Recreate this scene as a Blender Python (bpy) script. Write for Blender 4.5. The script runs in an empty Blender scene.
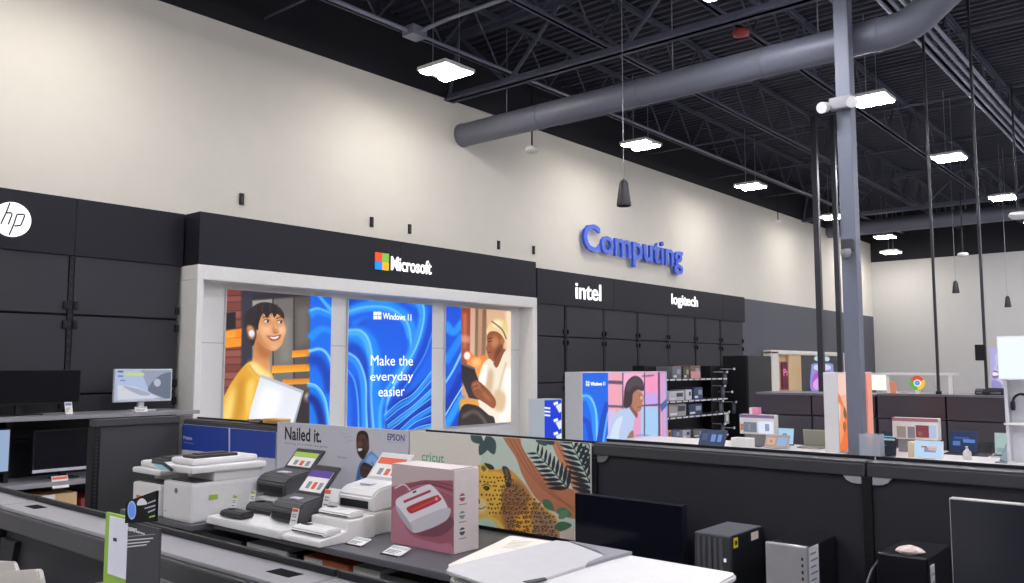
import bpy, bmesh, math, random
from mathutils import Vector, Matrix
random.seed(7)
sc = bpy.context.scene
COL = sc.collection

# ------------------------------------------------------------ camera maths
FOC = 845.0; EYE = 1.7; CX, CY = 512.0, 291.5
PITCH = math.atan((367 - CY) / FOC)
YAW = math.atan((1230 - CX) * math.cos(PITCH) / FOC)      # aisle axis X against the view axis
_h = (math.cos(YAW), math.sin(YAW))
FWD = Vector((_h[0]*math.cos(PITCH), _h[1]*math.cos(PITCH), math.sin(PITCH)))
RGT = Vector((_h[1], -_h[0], 0))
UPV = RGT.cross(FWD)
def at(x, y, X=None, Y=None, Z=None):
    """where a sight line of the survey photo meets a real wall, shelf or panel plane"""
    d = FWD*FOC + RGT*(x-CX) - UPV*(y-CY)
    t = X/d.x if X is not None else Y/d.y if Y is not None else (Z-EYE)/d.z
    return Vector((d.x*t, d.y*t, EYE + d.z*t))

# ------------------------------------------------------------ materials
def lin(c):
    return c/12.92 if c <= .04045 else ((c+.055)/1.055)**2.4
def rgb(h):
    h = h.lstrip('#'); return tuple(lin(int(h[i:i+2], 16)/255) for i in (0, 2, 4)) + (1,)
_mc = {}
def mat(hexc, rough=.55, metal=0.0, spec=.5, noise=.06, scale=30, bump=0.0):
    key = (hexc, rough, metal, spec, noise, scale, bump)
    if key in _mc: return _mc[key]
    m = bpy.data.materials.new('surface_' + hexc); m.use_nodes = True
    nt = m.node_tree; b = nt.nodes['Principled BSDF']
    b.inputs['Roughness'].default_value = rough; b.inputs['Metallic'].default_value = metal
    b.inputs['Specular IOR Level'].default_value = spec
    tc = nt.nodes.new('ShaderNodeTexCoord'); n = nt.nodes.new('ShaderNodeTexNoise')
    n.inputs['Scale'].default_value = scale; n.inputs['Detail'].default_value = 2
    nt.links.new(tc.outputs['Object'], n.inputs['Vector'])
    mx = nt.nodes.new('ShaderNodeMixRGB'); c = rgb(hexc)
    mx.inputs[1].default_value = tuple(v*(1-noise) for v in c[:3]) + (1,)
    mx.inputs[2].default_value = tuple(min(1, v*(1+noise)) for v in c[:3]) + (1,)
    nt.links.new(n.outputs['Fac'], mx.inputs[0]); nt.links.new(mx.outputs[0], b.inputs['Base Color'])
    if bump:
        bp = nt.nodes.new('ShaderNodeBump'); bp.inputs['Strength'].default_value = bump; bp.inputs['Distance'].default_value = .004
        nt.links.new(n.outputs['Fac'], bp.inputs['Height']); nt.links.new(bp.outputs[0], b.inputs['Normal'])
    _mc[key] = m; return m
def lit(hexc, s=1.0):
    key = ('lit', hexc, s)
    if key in _mc: return _mc[key]
    m = bpy.data.materials.new('glow_' + hexc); m.use_nodes = True
    nt = m.node_tree; b = nt.nodes['Principled BSDF']; c = rgb(hexc)
    b.inputs['Base Color'].default_value = (.02, .02, .02, 1); b.inputs['Roughness'].default_value = .5
    b.inputs['Specular IOR Level'].default_value = .15
    b.inputs['Emission Color'].default_value = c; b.inputs['Emission Strength'].default_value = s
    _mc[key] = m; return m
def clearmat(hexc, alpha):
    key = ('clear', hexc, alpha)
    if key in _mc: return _mc[key]
    m = mat(hexc, .15, noise=.01).copy(); m.name = 'acrylic'
    m.node_tree.nodes['Principled BSDF'].inputs['Alpha'].default_value = alpha
    _mc[key] = m; return m
BLACK = mat('131317', .5, 0, .3); DARK = mat('2b2b2f', .5); PANEL = mat('36363b', .6, 0, .25); CHAR = mat('3a3a3e', .5)
FASC = mat('1c1c25', .55, 0, .25); CAP = mat('86848a', .4); WHITE = mat('e4e2de', .45); WHITE2 = mat('d2d0d0', .5)
GREY = mat('8a898c', .5); STEEL = mat('8f929c', .45, .3); GLOSS = mat('0d0e14', .12); TRUSS = mat('484b5c', .55)
CARD = mat('c9a77c', .8)

# ------------------------------------------------------------ mesh builder
class MB:
    def __init__(s): s.v = []; s.f = []; s.mi = []; s.sm = []; s.mats = []
    def m(s, mt):
        if mt not in s.mats: s.mats.append(mt)
        return s.mats.index(mt)
    def poly(s, pts, mt, smooth=False):
        b = len(s.v); s.v += [tuple(p) for p in pts]; s.f.append(tuple(range(b, b+len(pts)))); s.mi.append(s.m(mt)); s.sm.append(smooth)
        return s
    def raw(s, vs, fs, mt, smooth=False):
        b = len(s.v); s.v += [tuple(p) for p in vs]; k = s.m(mt)
        for f in fs: s.f.append(tuple(b+i for i in f)); s.mi.append(k); s.sm.append(smooth)
        return s
    def box(s, x0, y0, z0, x1, y1, z1, mt, bev=0.0, M=None):
        x0, x1 = sorted((x0, x1)); y0, y1 = sorted((y0, y1)); z0, z1 = sorted((z0, z1))
        bm = bmesh.new(); bmesh.ops.create_cube(bm, size=1)
        for v in bm.verts: v.co = Vector(((x0+x1)/2+v.co.x*(x1-x0), (y0+y1)/2+v.co.y*(y1-y0), (z0+z1)/2+v.co.z*(z1-z0)))
        bev = min(bev, .45*min(x1-x0, y1-y0, z1-z0))
        if bev > 0: bmesh.ops.bevel(bm, geom=bm.edges[:], offset=bev, segments=2, affect='EDGES', profile=.6)
        return s.frombm(bm, mt, M)
    def frombm(s, bm, mt, M=None, smooth=False):
        bm.verts.index_update()
        vs = [(M @ v.co if M else v.co.copy()) for v in bm.verts]
        s.raw(vs, [[v.index for v in f.verts] for f in bm.faces], mt, smooth); bm.free(); return s
    def prism(s, prof, a0, a1, mt, axis='Y', bev=0.0, M=None):
        """profile pts extruded along an axis. axis Y: pts (x,z); X: pts (y,z); Z: pts (x,y)"""
        bm = bmesh.new()
        def P(p, a): return (p[0], a, p[1]) if axis == 'Y' else (a, p[0], p[1]) if axis == 'X' else (p[0], p[1], a)
        A = [bm.verts.new(P(p, a0)) for p in prof]; B = [bm.verts.new(P(p, a1)) for p in prof]; n = len(prof)
        bm.faces.new(A); bm.faces.new(B[::-1])
        for i in range(n): bm.faces.new((A[i], B[i], B[(i+1) % n], A[(i+1) % n]))
        bmesh.ops.recalc_face_normals(bm, faces=bm.faces[:])
        if bev: bmesh.ops.bevel(bm, geom=bm.edges[:], offset=bev, segments=2, affect='EDGES')
        return s.frombm(bm, mt, M)
    def cyl(s, p0, p1, r, mt, n=14, r2=None, caps=True):
        p0, p1 = Vector(p0), Vector(p1); d = (p1-p0).normalized(); r2 = r if r2 is None else r2
        u = d.orthogonal().normalized(); w = d.cross(u)
        vs = []
        for p, q in ((p0, r), (p1, r2)):
            vs += [p + (u*math.cos(2*math.pi*i/n) + w*math.sin(2*math.pi*i/n))*q for i in range(n)]
        s.raw(vs, [(i, (i+1) % n, n+(i+1) % n, n+i) for i in range(n)], mt, True)
        if caps: s.raw(vs, [tuple(range(n))[::-1], tuple(range(n, 2*n))], mt)
        return s
    def tube(s, path, r, mt, n=12):
        path = [Vector(p) for p in path]; N = len(path); vs = []; u = None
        for i, p in enumerate(path):
            d = (path[min(i+1, N-1)] - path[max(i-1, 0)]).normalized()
            u = d.orthogonal().normalized() if u is None else (u - d*u.dot(d)).normalized()
            w = d.cross(u)
            vs += [p + (u*math.cos(2*math.pi*k/n) + w*math.sin(2*math.pi*k/n))*r for k in range(n)]
        s.raw(vs, [(i*n+k, i*n+(k+1) % n, (i+1)*n+(k+1) % n, (i+1)*n+k) for i in range(N-1) for k in range(n)], mt, True)
        s.raw(vs, [tuple(range(n))[::-1], tuple(range((N-1)*n, N*n))], mt); return s
    def lathe(s, c, prof, mt, n=20):
        c = Vector(c); vs = []
        for r, z in prof: vs += [c + Vector((r*math.cos(2*math.pi*k/n), r*math.sin(2*math.pi*k/n), z)) for k in range(n)]
        s.raw(vs, [(i*n+k, i*n+(k+1) % n, (i+1)*n+(k+1) % n, (i+1)*n+k) for i in range(len(prof)-1) for k in range(n)], mt, True)
        s.raw(vs, [tuple(range(n))[::-1], tuple(range((len(prof)-1)*n, len(prof)*n))], mt); return s
    def text(s, body, O, U, V, w, h, mt, bold=0.0, extrude=0.0):
        """lettering fitted into the box w x h whose lower left corner is O, axes U (reading) and V (up)"""
        cu = bpy.data.curves.new('lettering', 'FONT'); cu.body = body; cu.offset = bold; cu.resolution_u = 3; cu.extrude = extrude and .1
        cu.align_x = 'CENTER'; cu.space_line = .95
        ob = bpy.data.objects.new('lettering', cu); COL.objects.link(ob)
        dg = bpy.context.evaluated_depsgraph_get(); me = ob.evaluated_get(dg).to_mesh()
        vs = [v.co.copy() for v in me.vertices]; fs = [tuple(p.vertices) for p in me.polygons]
        ob.evaluated_get(dg).to_mesh_clear(); bpy.data.objects.remove(ob); bpy.data.curves.remove(cu)
        x0 = min(v.x for v in vs); x1 = max(v.x for v in vs); y0 = min(v.y for v in vs); y1 = max(v.y for v in vs)
        O, U, V = Vector(O), Vector(U).normalized(), Vector(V).normalized(); N = U.cross(V)
        s.raw([O + U*((v.x-x0)/(x1-x0)*w) + V*((v.y-y0)/(y1-y0)*h) + N*(v.z/.1*extrude if extrude else 0) for v in vs], fs, mt)
        return s
    def build(s, name, parent=None, world=True):
        off = Vector((0, 0, 0))
        if parent is not None and world:
            p = parent
            while p is not None: off += p.location; p = p.parent
        me = bpy.data.meshes.new(name)
        me.from_pydata([tuple(Vector(v)-off) for v in s.v], [], s.f)
        for mt in s.mats: me.materials.append(mt)
        me.polygons.foreach_set('material_index', s.mi); me.polygons.foreach_set('use_smooth', s.sm)
        me.update()
        o = bpy.data.objects.new(name, me); COL.objects.link(o)
        if parent is not None: o.parent = parent
        return o
    def stand(s, name, label, cat, group=None):
        """a thing that is one mesh: its origin goes to the centre of its base"""
        xs, ys, zs = zip(*s.v); c = Vector(((min(xs)+max(xs))/2, (min(ys)+max(ys))/2, min(zs)))
        s.v = [tuple(Vector(v)-c) for v in s.v]; o = s.build(name); o.location = c
        return tag(o, label, cat, group)
def tag(o, label, cat, group=None):
    o['label'] = label; o['category'] = cat
    if group: o['group'] = group
    return o
def thing(name, label, cat, loc=(0, 0, 0), group=None):
    o = bpy.data.objects.new(name, None); o.empty_display_size = .1; COL.objects.link(o); o.location = Vector(loc)
    return tag(o, label, cat, group)
def struct(mb, name):
    o = mb.build(name); o['kind'] = 'structure'; return o
def dup(root, loc, label, group=None):
    r = root.copy(); COL.objects.link(r); r.location = Vector(loc); r['label'] = label
    if group: r['group'] = group
    for ch in [o for o in list(COL.objects) if o.parent == root]:
        c = ch.copy(); COL.objects.link(c); c.parent = r
        for g in [o for o in list(COL.objects) if o.parent == ch]:
            d = g.copy(); COL.objects.link(d); d.parent = c
    return r
def lab(o, l): o['label'] = l; return o

# ------------------------------------------------------------ flat printed or lit pictures
def cat_rom(pts, k=5, closed=True):
    out = []; n = len(pts)
    for i in range(n if closed else n-1):
        if closed: p = [pts[(i+j) % n] for j in (-1, 0, 1, 2)]
        else: p = [pts[max(0, i-1)], pts[i], pts[i+1], pts[min(n-1, i+2)]]
        for q in range(k):
            t = q/k
            out.append(tuple(.5*((2*p[1][c]) + (-p[0][c]+p[2][c])*t + (2*p[0][c]-5*p[1][c]+4*p[2][c]-p[3][c])*t*t + (-p[0][c]+3*p[1][c]-3*p[2][c]+p[3][c])*t**3) for c in (0, 1)))
    if not closed: out.append(tuple(pts[-1]))
    return out
def clip(poly, r):
    u0, u1, v0, v1 = r
    for ax, lim, sg in ((0, u0, 1), (0, u1, -1), (1, v0, 1), (1, v1, -1)):
        out = []
        for i in range(len(poly)):
            a, b = poly[i-1], poly[i]; da, db = sg*(a[ax]-lim), sg*(b[ax]-lim)
            if (da >= 0) != (db >= 0):
                t = da/(da-db); out.append((a[0]+(b[0]-a[0])*t, a[1]+(b[1]-a[1])*t))
            if db >= 0: out.append(b)
        poly = out
        if len(poly) < 3: return []
    return poly
import numpy as np
def box_blur(m, r):
    """two box passes along both axes, radius r cells"""
    r = int(round(r))
    if r < 1: return m
    for _ in range(2):
        for ax in (0, 1):
            pad = [(0, 0)]*m.ndim; pad[ax] = (r+1, r); c = np.cumsum(np.pad(m, pad, mode='edge'), axis=ax)
            n = m.shape[ax]; hi = np.take(c, range(2*r+1, 2*r+1+n), axis=ax); lo = np.take(c, range(0, n), axis=ax)
            m = (hi-lo)/(2*r+1)
    return m
_am = {}
def attr_mat(glow):
    if glow in _am: return _am[glow]
    m = bpy.data.materials.new('picture_print'); m.use_nodes = True; nt = m.node_tree; b = nt.nodes['Principled BSDF']
    at_ = nt.nodes.new('ShaderNodeAttribute'); at_.attribute_name = 'Col'
    b.inputs['Roughness'].default_value = .5
    if glow:
        b.inputs['Base Color'].default_value = (.02, .02, .02, 1); b.inputs['Specular IOR Level'].default_value = .15
        nt.links.new(at_.outputs['Color'], b.inputs['Emission Color']); b.inputs['Emission Strength'].default_value = glow
    else: nt.links.new(at_.outputs['Color'], b.inputs['Base Color'])
    _am[glow] = m; return m
def srgb3(h): return np.array([int(h[i:i+2], 16)/255 for i in (0, 2, 4)])
class Art:
    """picture on a plane X=const or Y=const facing the shopper. Printed or lit as a fine mesh of coloured points (cells across = raster),
    or, without raster, as cut-out shapes; lettering is always a crisp mesh on top"""
    def __init__(s, plane, rect, frame, glow=None, raster=0):
        s.pl = plane; s.r = rect; s.fx, s.fy, s.fs = frame; s.glow = glow; s.k = 0; s.mb = MB()
        s.isX = 'X' in plane; s.c = plane['X'] if s.isX else plane['Y']; s.buf = None; s.soft = .9; s.fin = 0
        if raster:
            s.n = raster; s.cell = (rect[1]-rect[0])/raster; s.mrows = max(4, int(round((rect[3]-rect[2])/s.cell)))
            s.buf = np.ones((s.mrows+1, s.n+1, 3))
    def mt(s, h, g=None): return lit(h, g or s.glow) if s.glow else mat(h, .6, noise=.02)
    def uv(s, p):
        q = at(s.fx + p[0]/s.fs, s.fy + p[1]/s.fs, **s.pl)
        return (-q.y if s.isX else q.x, q.z)
    def to3(s, u, v):
        d = s.c - .00004*s.k - (.0004 if s.buf is not None else 0)
        return (d, -u, v) if s.isX else (u, d, v)
    def put(s, poly, h, soft=None, h2=None, alpha=1.0):
        if s.buf is None:
            poly = clip(poly, s.r)
            if len(poly) >= 3: s.k += 1; s.mb.poly([s.to3(u, v) for u, v in poly], s.mt(h))
            return
        P = np.array(poly); gx = (P[:, 0]-s.r[0])/(s.r[1]-s.r[0])*s.n; gy = (P[:, 1]-s.r[2])/(s.r[3]-s.r[2])*s.mrows
        soft = s.soft if soft is None else soft; pad = int(soft*2+3)
        x0, x1 = int(max(0, np.floor(gx.min())-pad)), int(min(s.n, np.ceil(gx.max())+pad)); y0, y1 = int(max(0, np.floor(gy.min())-pad)), int(min(s.mrows, np.ceil(gy.max())+pad))
        if x1 <= x0 or y1 <= y0: return
        ss = 3; X = np.arange(x0*ss, (x1+1)*ss)/ss-.33; Y = np.arange(y0*ss, (y1+1)*ss)/ss-.33
        M = np.zeros((len(Y), len(X)), bool); XX = X[None, :]; YY = Y[:, None]; n = len(gx)
        for i in range(n):
            ax, ay, bx, by = gx[i-1], gy[i-1], gx[i], gy[i]
            if ay == by: continue
            c = ((YY >= min(ay, by)) & (YY < max(ay, by))); M ^= c & (XX < ax+(YY-ay)*(bx-ax)/(by-ay))
        m = M.reshape(y1-y0+1, ss, x1-x0+1, ss).mean((1, 3))
        if soft >= 1.5: m = box_blur(m, soft/1.4)
        m = m[..., None]*alpha
        col = srgb3(h)
        if h2:
            t = ((np.arange(y0, y1+1)-gy.min())/max(1e-6, gy.max()-gy.min())).clip(0, 1)[:, None, None]; col = col*t + srgb3(h2)*(1-t)
        s.buf[y0:y1+1, x0:x1+1] = s.buf[y0:y1+1, x0:x1+1]*(1-m) + col*m
    def bg(s, h, h2=None): u0, u1, v0, v1 = s.r; e = (u1-u0)*.2; s.put([(u0-e, v0-e), (u1+e, v0-e), (u1+e, v1+e), (u0-e, v1+e)], h, None, h2)
    def P(s, pts, h, smooth=False, **k):
        if smooth: pts = cat_rom(pts)
        s.put([s.uv(p) for p in pts], h, **k)
    def S(s, pts, h, **k): s.P(pts, h, True, **k)
    def blob(s, x, y, rx, ry, h, n=14, rot=0, **k):
        c, q = math.cos(rot), math.sin(rot)
        s.P([(x+rx*math.cos(a)*c-ry*math.sin(a)*q, y+rx*math.cos(a)*q+ry*math.sin(a)*c) for a in [2*math.pi*i/n for i in range(n)]], h, **k)
    def R(s, pts, w0, w1, h, k=6, **kw):
        """ribbon along a curve"""
        pts = cat_rom(pts, k, False); n = len(pts); L = []; Rr = []
        for i, p in enumerate(pts):
            a, b = pts[max(0, i-1)], pts[min(n-1, i+1)]; dx, dy = b[0]-a[0], b[1]-a[1]; l = math.hypot(dx, dy) or 1
            w = (w0+(w1-w0)*i/(n-1))/2; L.append((p[0]-dy/l*w, p[1]+dx/l*w)); Rr.append((p[0]+dy/l*w, p[1]-dx/l*w))
        if s.buf is not None: s.put([s.uv(t) for t in L+Rr[::-1]], h, **kw); return
        s.k += 1
        for i in range(n-1):
            q = clip([s.uv(t) for t in (L[i], L[i+1], Rr[i+1], Rr[i])], s.r)
            if len(q) >= 3: s.mb.poly([s.to3(u, v) for u, v in q], s.mt(h))
    def T(s, body, x0, y1, x1, y0, h, bold=.01, g=None):
        """text between the lower left (x0,y1) and the upper right (x1,y0)"""
        a, b = s.uv((x0, y1)), s.uv((x1, y0)); s.k += 1
        a2 = s.uv((x0, y0)); b2 = s.uv((x1, y1)); hh = ((a2[1]-a[1]) + (b[1]-b2[1]))/2; zb = (a[1]+b2[1])/2
        s.mb.text(body, s.to3(a[0], zb), (0, -1, 0) if s.isX else (1, 0, 0), (0, 0, 1), b[0]-a[0], hh, s.mt(h, g), bold)
    def build(s, name, parent):
        if s.buf is None: return s.mb.build(name, parent)
        k = s.k; s.k = 0; s.buf, B = np.array(s.buf), s.buf
        u = np.linspace(s.r[0], s.r[1], s.n+1); v = np.linspace(s.r[2], s.r[3], s.mrows+1); w = s.n+1
        vs = [((s.c, -a, b) if s.isX else (a, s.c, b)) for b in v for a in u]
        fs = [(j*w+i, j*w+i+1, (j+1)*w+i+1, (j+1)*w+i) for j in range(s.mrows) for i in range(s.n)]
        nb = len(s.mb.v); s.mb.raw(vs, fs, attr_mat(s.glow)); s.k = k
        o = s.mb.build(name, parent); me = o.data
        ca = me.color_attributes.new('Col', 'FLOAT_COLOR', 'POINT'); C = np.ones((len(me.vertices), 4), np.float32)
        B = box_blur(B, s.fin) if s.fin else B
        B = B.reshape(-1, 3).clip(0, 1); C[nb:, :3] = np.where(B <= .04045, B/12.92, ((B+.055)/1.055)**2.4)
        ca.data.foreach_set('color', C.ravel()); return o
# ============================================================ THE SETTING
XW, XE, YS, YN, ZD = -9.0, 31.2, -17.0, 9.6, 7.2
CREAM = mat('dcd7cd', .8, noise=.03, scale=4); ROOFBLK = mat('17171f', .8)
struct(MB().box(XW-.2, YS-.2, -.2, XE+.2, YN+.2, 0, mat('94959a', .35, noise=.12, scale=3)), 'floor')
struct(MB().box(XW-.2, YN, 0, XE+.2, YN+.2, ZD, CREAM), 'wall_back')
struct(MB().box(XE, YS-.2, 0, XE+.2, YN, ZD, mat('bfbdba', .8, noise=.03, scale=4)), 'wall_right')  # cream wall darkened in its base colour, standing in for dimmer far light
struct(MB().box(XW-.2, YS-.2, 0, XW, YN, ZD, CREAM), 'wall_left')
struct(MB().box(XW, YS-.2, 0, XE, YS, ZD, CREAM), 'wall_front')
struct(MB().box(XW, YN-.02, 6.1, XE, YN, ZD, ROOFBLK), 'trim_1')
struct(MB().box(XE-.02, YS, 5.42, XE, YN-.02, ZD, ROOFBLK), 'trim_2')
struct(MB().box(19.9, YN-.03, 0, XE-.02, YN, 3.48, mat('55565e', .7)), 'trim_3')
mb = MB(); prof = []                                            # ribbed steel deck, ribs run towards the wall
x = XW
while x < XE:
    prof += [(x, ZD), (x+.09, ZD), (x+.11, ZD-.05), (x+.17, ZD-.05)]; x += .19
prof += [(XE, ZD), (XE, ZD+.1), (XW, ZD+.1)]
mb.prism(prof, YS, YN, mat('2f303d', .6), 'Y'); struct(mb, 'ceiling')
for i, (x, z, y) in enumerate(((5.941, 3.853, 0), (8.109, 3.84, 0), (8.872, 3.831, 0), (10.97, 3.813, 0), (11.941, 3.828, 0))):
    tag(MB().box(x-.03, YN-.025, z-.075, x+.03, YN, z+.075, BLACK, .004).box(x-.012, YN-.03, z-.045, x+.012, YN-.025, z+.045, DARK).build('wall_bracket'),
        'small black wall bracket above the black headers, ' + ('leftmost', 'second from left', 'third from left', 'fourth from left', 'rightmost, rightmost')[i] + ' of the row of five', 'bracket', 'brackets on the cream wall')

# ------------------------------------------------------------ roof steel
def truss(name, label, axis, c, a0, a1, zb, zt, step, chord, web, grp):
    loc = (c, a0, zb) if axis == 'Y' else (a0, c, zb)
    t = thing(name, label, 'beam', loc, grp)
    def bx(m, p0, p1, z0, z1, o0, o1):
        if axis == 'Y': m.box(c+o0, p0, z0, c+o1, p1, z1, TRUSS)
        else: m.box(p0, c+o0, z0, p1, c+o1, z1, TRUSS)
    for nm, z0, z1, zf in (('bottom_chord', zb, zb+chord, zb), ('top_chord', zt-chord, zt, zt-chord*.25)):
        m = MB()
        bx(m, a0, a1, zf, zf+chord*.25, -chord, -.012); bx(m, a0, a1, zf, zf+chord*.25, .012, chord)
        bx(m, a0, a1, z0, z1, -chord*.25-.012, -.012); bx(m, a0, a1, z0, z1, .012, .012+chord*.25)
        m.build(nm, t)
    m = MB(); a = a0; k = 0
    while a < a1-.05:
        b = min(a+step, a1); z0, z1 = (zb+.03, zt-.03) if k % 2 == 0 else (zt-.03, zb+.03)
        p, q = ((c, a, z0), (c, b, z1)) if axis == 'Y' else ((a, c, z0), (b, c, z1))
        m.cyl(p, q, web, TRUSS, 6); a = b; k += 1
    m.build('web', t); return t
G1, G2 = 9.7, 24.9
truss('roof_girder', 'heavy dark steel roof girder nearest, above the grey duct', 'Y', G1, -16.9, 9.58, 6.05, 7.14, 1.05, .11, .035, 'roof girders')
truss('roof_girder', 'heavy dark steel roof girder in the far bay near the far wall', 'Y', G2, -16.9, 9.58, 6.05, 7.14, 1.05, .11, .035, 'roof girders')
names = ('nearest the cream wall', 'second out from the cream wall', 'third out from the cream wall', 'fourth out from the cream wall', 'fifth out from the cream wall', 'sixth out from the cream wall')
for i, y in enumerate((8.42, 6.63, 4.83, 3.05, 1.25, -.55)):
    truss('bar_joist', 'long dark open-web bar joist under the roof deck, ' + names[i], 'X', y, -4, 31.1, 6.3, 7.14, .62, .06, .016, 'bar joists')
for i, x in enumerate((4.0, 6.2, 12.75, 15.8, 18.9, 21.9)):
    tag(MB().cyl((x, -2, 6.34), (x, 9.58, 6.34), .016, TRUSS, 6).cyl((x+.06, -2, 7.1), (x+.06, 9.58, 7.1), .016, TRUSS, 6).build('bridging_rod'),
        'thin steel bridging rod crossing the bar joists, ' + ('first', 'second', 'third', 'fourth', 'fifth', 'sixth')[i] + ' from the left', 'rod', 'bridging rods')
CND = mat('8d90a0', .45, .4)
tag(MB().tube([(3, 8.2, 6.22), (7.62, 8.2, 6.22)], .03, CND, 8).tube([(7.62, 8.2, 6.22), (12, 8.2, 6.22), (30, 8.2, 6.22)], .022, CND, 8).box(7.5, 8.08, 6.15, 7.76, 8.3, 6.29, CND, .01).build('conduit'),
    'grey electrical conduit with junction box beside the first ceiling light', 'conduit')
tag(MB().tube([(7.64, 8.06, 6.22), (7.68, 7.6, 6.272), (7.7, 6.5, 6.272), (7.72, -2, 6.272)], .028, CND, 8).build('conduit'), 'grey conduit running from the junction box towards the shopper', 'conduit')
for i in range(4):
    y = 2.74+.11*i
    tag(MB().tube([(8, y, 6.24), (30.5, y, 6.24)], .027, CND, 8).build('conduit'), 'grey ceiling conduit in the bundle of four at upper right, ' + ('nearest', 'second nearest', 'third nearest', 'farthest')[i] + ' of the four', 'conduit', 'bundle of four conduits')
# ducts
def ductmat():
    m = mat('6b6d79', .5, .2, noise=.02).copy(); m.name = 'spiral_duct'
    nt = m.node_tree; b = nt.nodes['Principled BSDF']; tc = nt.nodes['Texture Coordinate'] if 'Texture Coordinate' in nt.nodes else nt.nodes.new('ShaderNodeTexCoord')
    w = nt.nodes.new('ShaderNodeTexWave'); w.bands_direction = 'Y'; w.inputs['Scale'].default_value = 2.2; w.wave_profile = 'SAW'
    bp = nt.nodes.new('ShaderNodeBump'); bp.inputs['Strength'].default_value = .25; bp.inputs['Distance'].default_value = .01
    nt.links.new(tc.outputs['Object'], w.inputs['Vector']); nt.links.new(w.outputs['Fac'], bp.inputs['Height']); nt.links.new(bp.outputs[0], b.inputs['Normal'])
    return m
DM = ductmat()
DX, DZ, DR = 10.03, 5.555, .19
t = thing('spiral_duct', 'long round grey spiral air duct running out from the cream wall', 'duct', (DX, 9.58, DZ))
path = [(DX, 9.58, DZ), (DX, 2.75, DZ)] + [(DX, 2.75-.55*math.sin(a), DZ+.55*(1-math.cos(a))) for a in [math.radians(q) for q in (12, 24, 36)]] + [(DX, 2.17, 5.86), (DX, 1.95, 6.0), (DX, 1.7, 6.06), (DX, 1.4, 6.08), (DX, -6, 6.08)]
MB().tube(path, DR, DM, 28).build('duct_pipe', t)
for y in (9.56, 7.9, 6.1, 4.3, 2.9): MB().cyl((DX, y-.02, DZ), (DX, y+.02, DZ), DR+.008, DM, 28).build('seam_band', t)
for y in (8.6, 5.6, 3.6): MB().cyl((DX, y, DZ+DR), (DX, y, 7.15), .008, STEEL, 6).build('hanger', t)
t = thing('spiral_duct', 'far round grey air duct near the far wall', 'duct', (27, 9.58, 6.03))
MB().tube([(27, 9.58, 6.03), (27, -6, 6.03)], .225, DM, 20).build('duct_pipe', t)
for y in (8.6, 5.6, 2.6): MB().cyl((27, y, 6.25), (27, y, 7.15), .01, STEEL, 6).build('hanger', t)

# ------------------------------------------------------------ high bay lights (grid of the store)
LENS = lit('fffaf2', 98.0); LENS2 = lit('f4f4fd', 195.0)
def make_light(LENS):
    t = thing('high_bay_light', '', 'light', (0, 0, 0), 'high bay ceiling lights')
    MB().box(-.3, -.28, .02, .3, .28, .075, WHITE, .012).box(-.12, -.2, .075, .12, .2, .12, WHITE2, .01).build('housing', t, False)
    for s in (-1, 1):
        MB().box(s*.18-.075, -.26, -.004, s*.18+.075, .26, .022, LENS, .008).build('lens', t, False)
        MB().tube([(s*.26, 0, .07), (s*.26, 0, 1.3)], .006, STEEL, 6).build('hanger_cable', t, False)
    return t
L0 = make_light(LENS); L1 = make_light(LENS2); first = 2; XS = (-6.2, -1.4, 3.4, 8.2, 13.35, 18.1, 23.3, 28.0); cnt = 0
rowname = {8.15: 'row beside the cream wall', 4.0: 'second row out from the cream wall', 0: 'third row out from the wall', -4.3: 'fourth row', -8.6: 'fifth row', -13: 'sixth row'}
ordn = ('farthest left', 'far left', 'left', 'first visible', 'second', 'third', 'fourth', 'fifth')
for y in (8.15, 4.0, 0, -4.3, -8.6, -13):
    for i, x in enumerate(XS):
        if x == 23.3 and y == 8.15: pass
        lb = 'white twin-strip ceiling light, ' + ordn[i] + ' in the ' + rowname[y]
        loc = (x, y, 5.8)
        src = L0 if y == 8.15 else L1
        if 'used' not in src: src.location = loc; src['label'] = lb; src['used'] = 1
        else: dup(src, loc, lb)
for o in (L0, L1): del o['used']
p = at(891, 253, X=29.6); dup(L0, (p.x, p.y, p.z), 'white high bay ceiling light hung lowest, below the far duct')

# ------------------------------------------------------------ hanging bits
def cone(p, top, s, lb):
    t = thing('pendant_speaker', lb, 'speaker', p, 'black cone pendants')
    MB().lathe(p, [(.11*s, 0), (.115*s, .02*s), (.07*s, .36*s), (.045*s, .4*s), (.02*s, .42*s)], DARK, 24).build('cone_body', t)
    MB().lathe(p, [(.06*s, -.006), (.1*s, -.004), (.1*s, .004)], BLACK, 20).build('grille', t)
    MB().cyl((p[0], p[1], p[2]+.41*s), (p[0], p[1], top), .008*s, STEEL, 6).build('cable', t)
q = at(624, 206, Y=6); cone(tuple(q), 7.14, .85, 'largest black cone pendant, hanging on a long cable above the blue lettering')
q = at(956, 293, X=25); cone(tuple(q), 7.14, .8, 'small black cone pendant hanging before the far wall, left one of two')
q = at(1008, 307, X=25); cone(tuple(q), 7.14, .7, 'small black cone pendant hanging before the far wall, right one of two')
def dome(p, top, s, lb):
    t = thing('ceiling_dome', lb, 'sensor', p, 'white hanging domes')
    MB().lathe(p, [(.03*s, -.05*s), (.08*s, -.04*s), (.12*s, 0), (.125*s, .02*s), (.1*s, .05*s), (.04*s, .06*s)], WHITE, 20).build('dome', t)
    MB().cyl((p[0], p[1], p[2]+.05*s), (p[0], p[1], top), .014*s, BLACK, 8).build('stem', t)
dome(tuple(at(532, 150, Y=8.5)), 6.3, 1, 'white dome on a black stem below the end of the grey duct')
dome(tuple(at(778, 222, Y=8.6)), 6.3, .9, 'white dome on a stem in front of the cream wall right of the lettering')
dome(tuple(at(1018, 216, X=15.5)), 6.3, 1.1, 'white dome on a stem at the right edge below the bundle of conduits')
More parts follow.
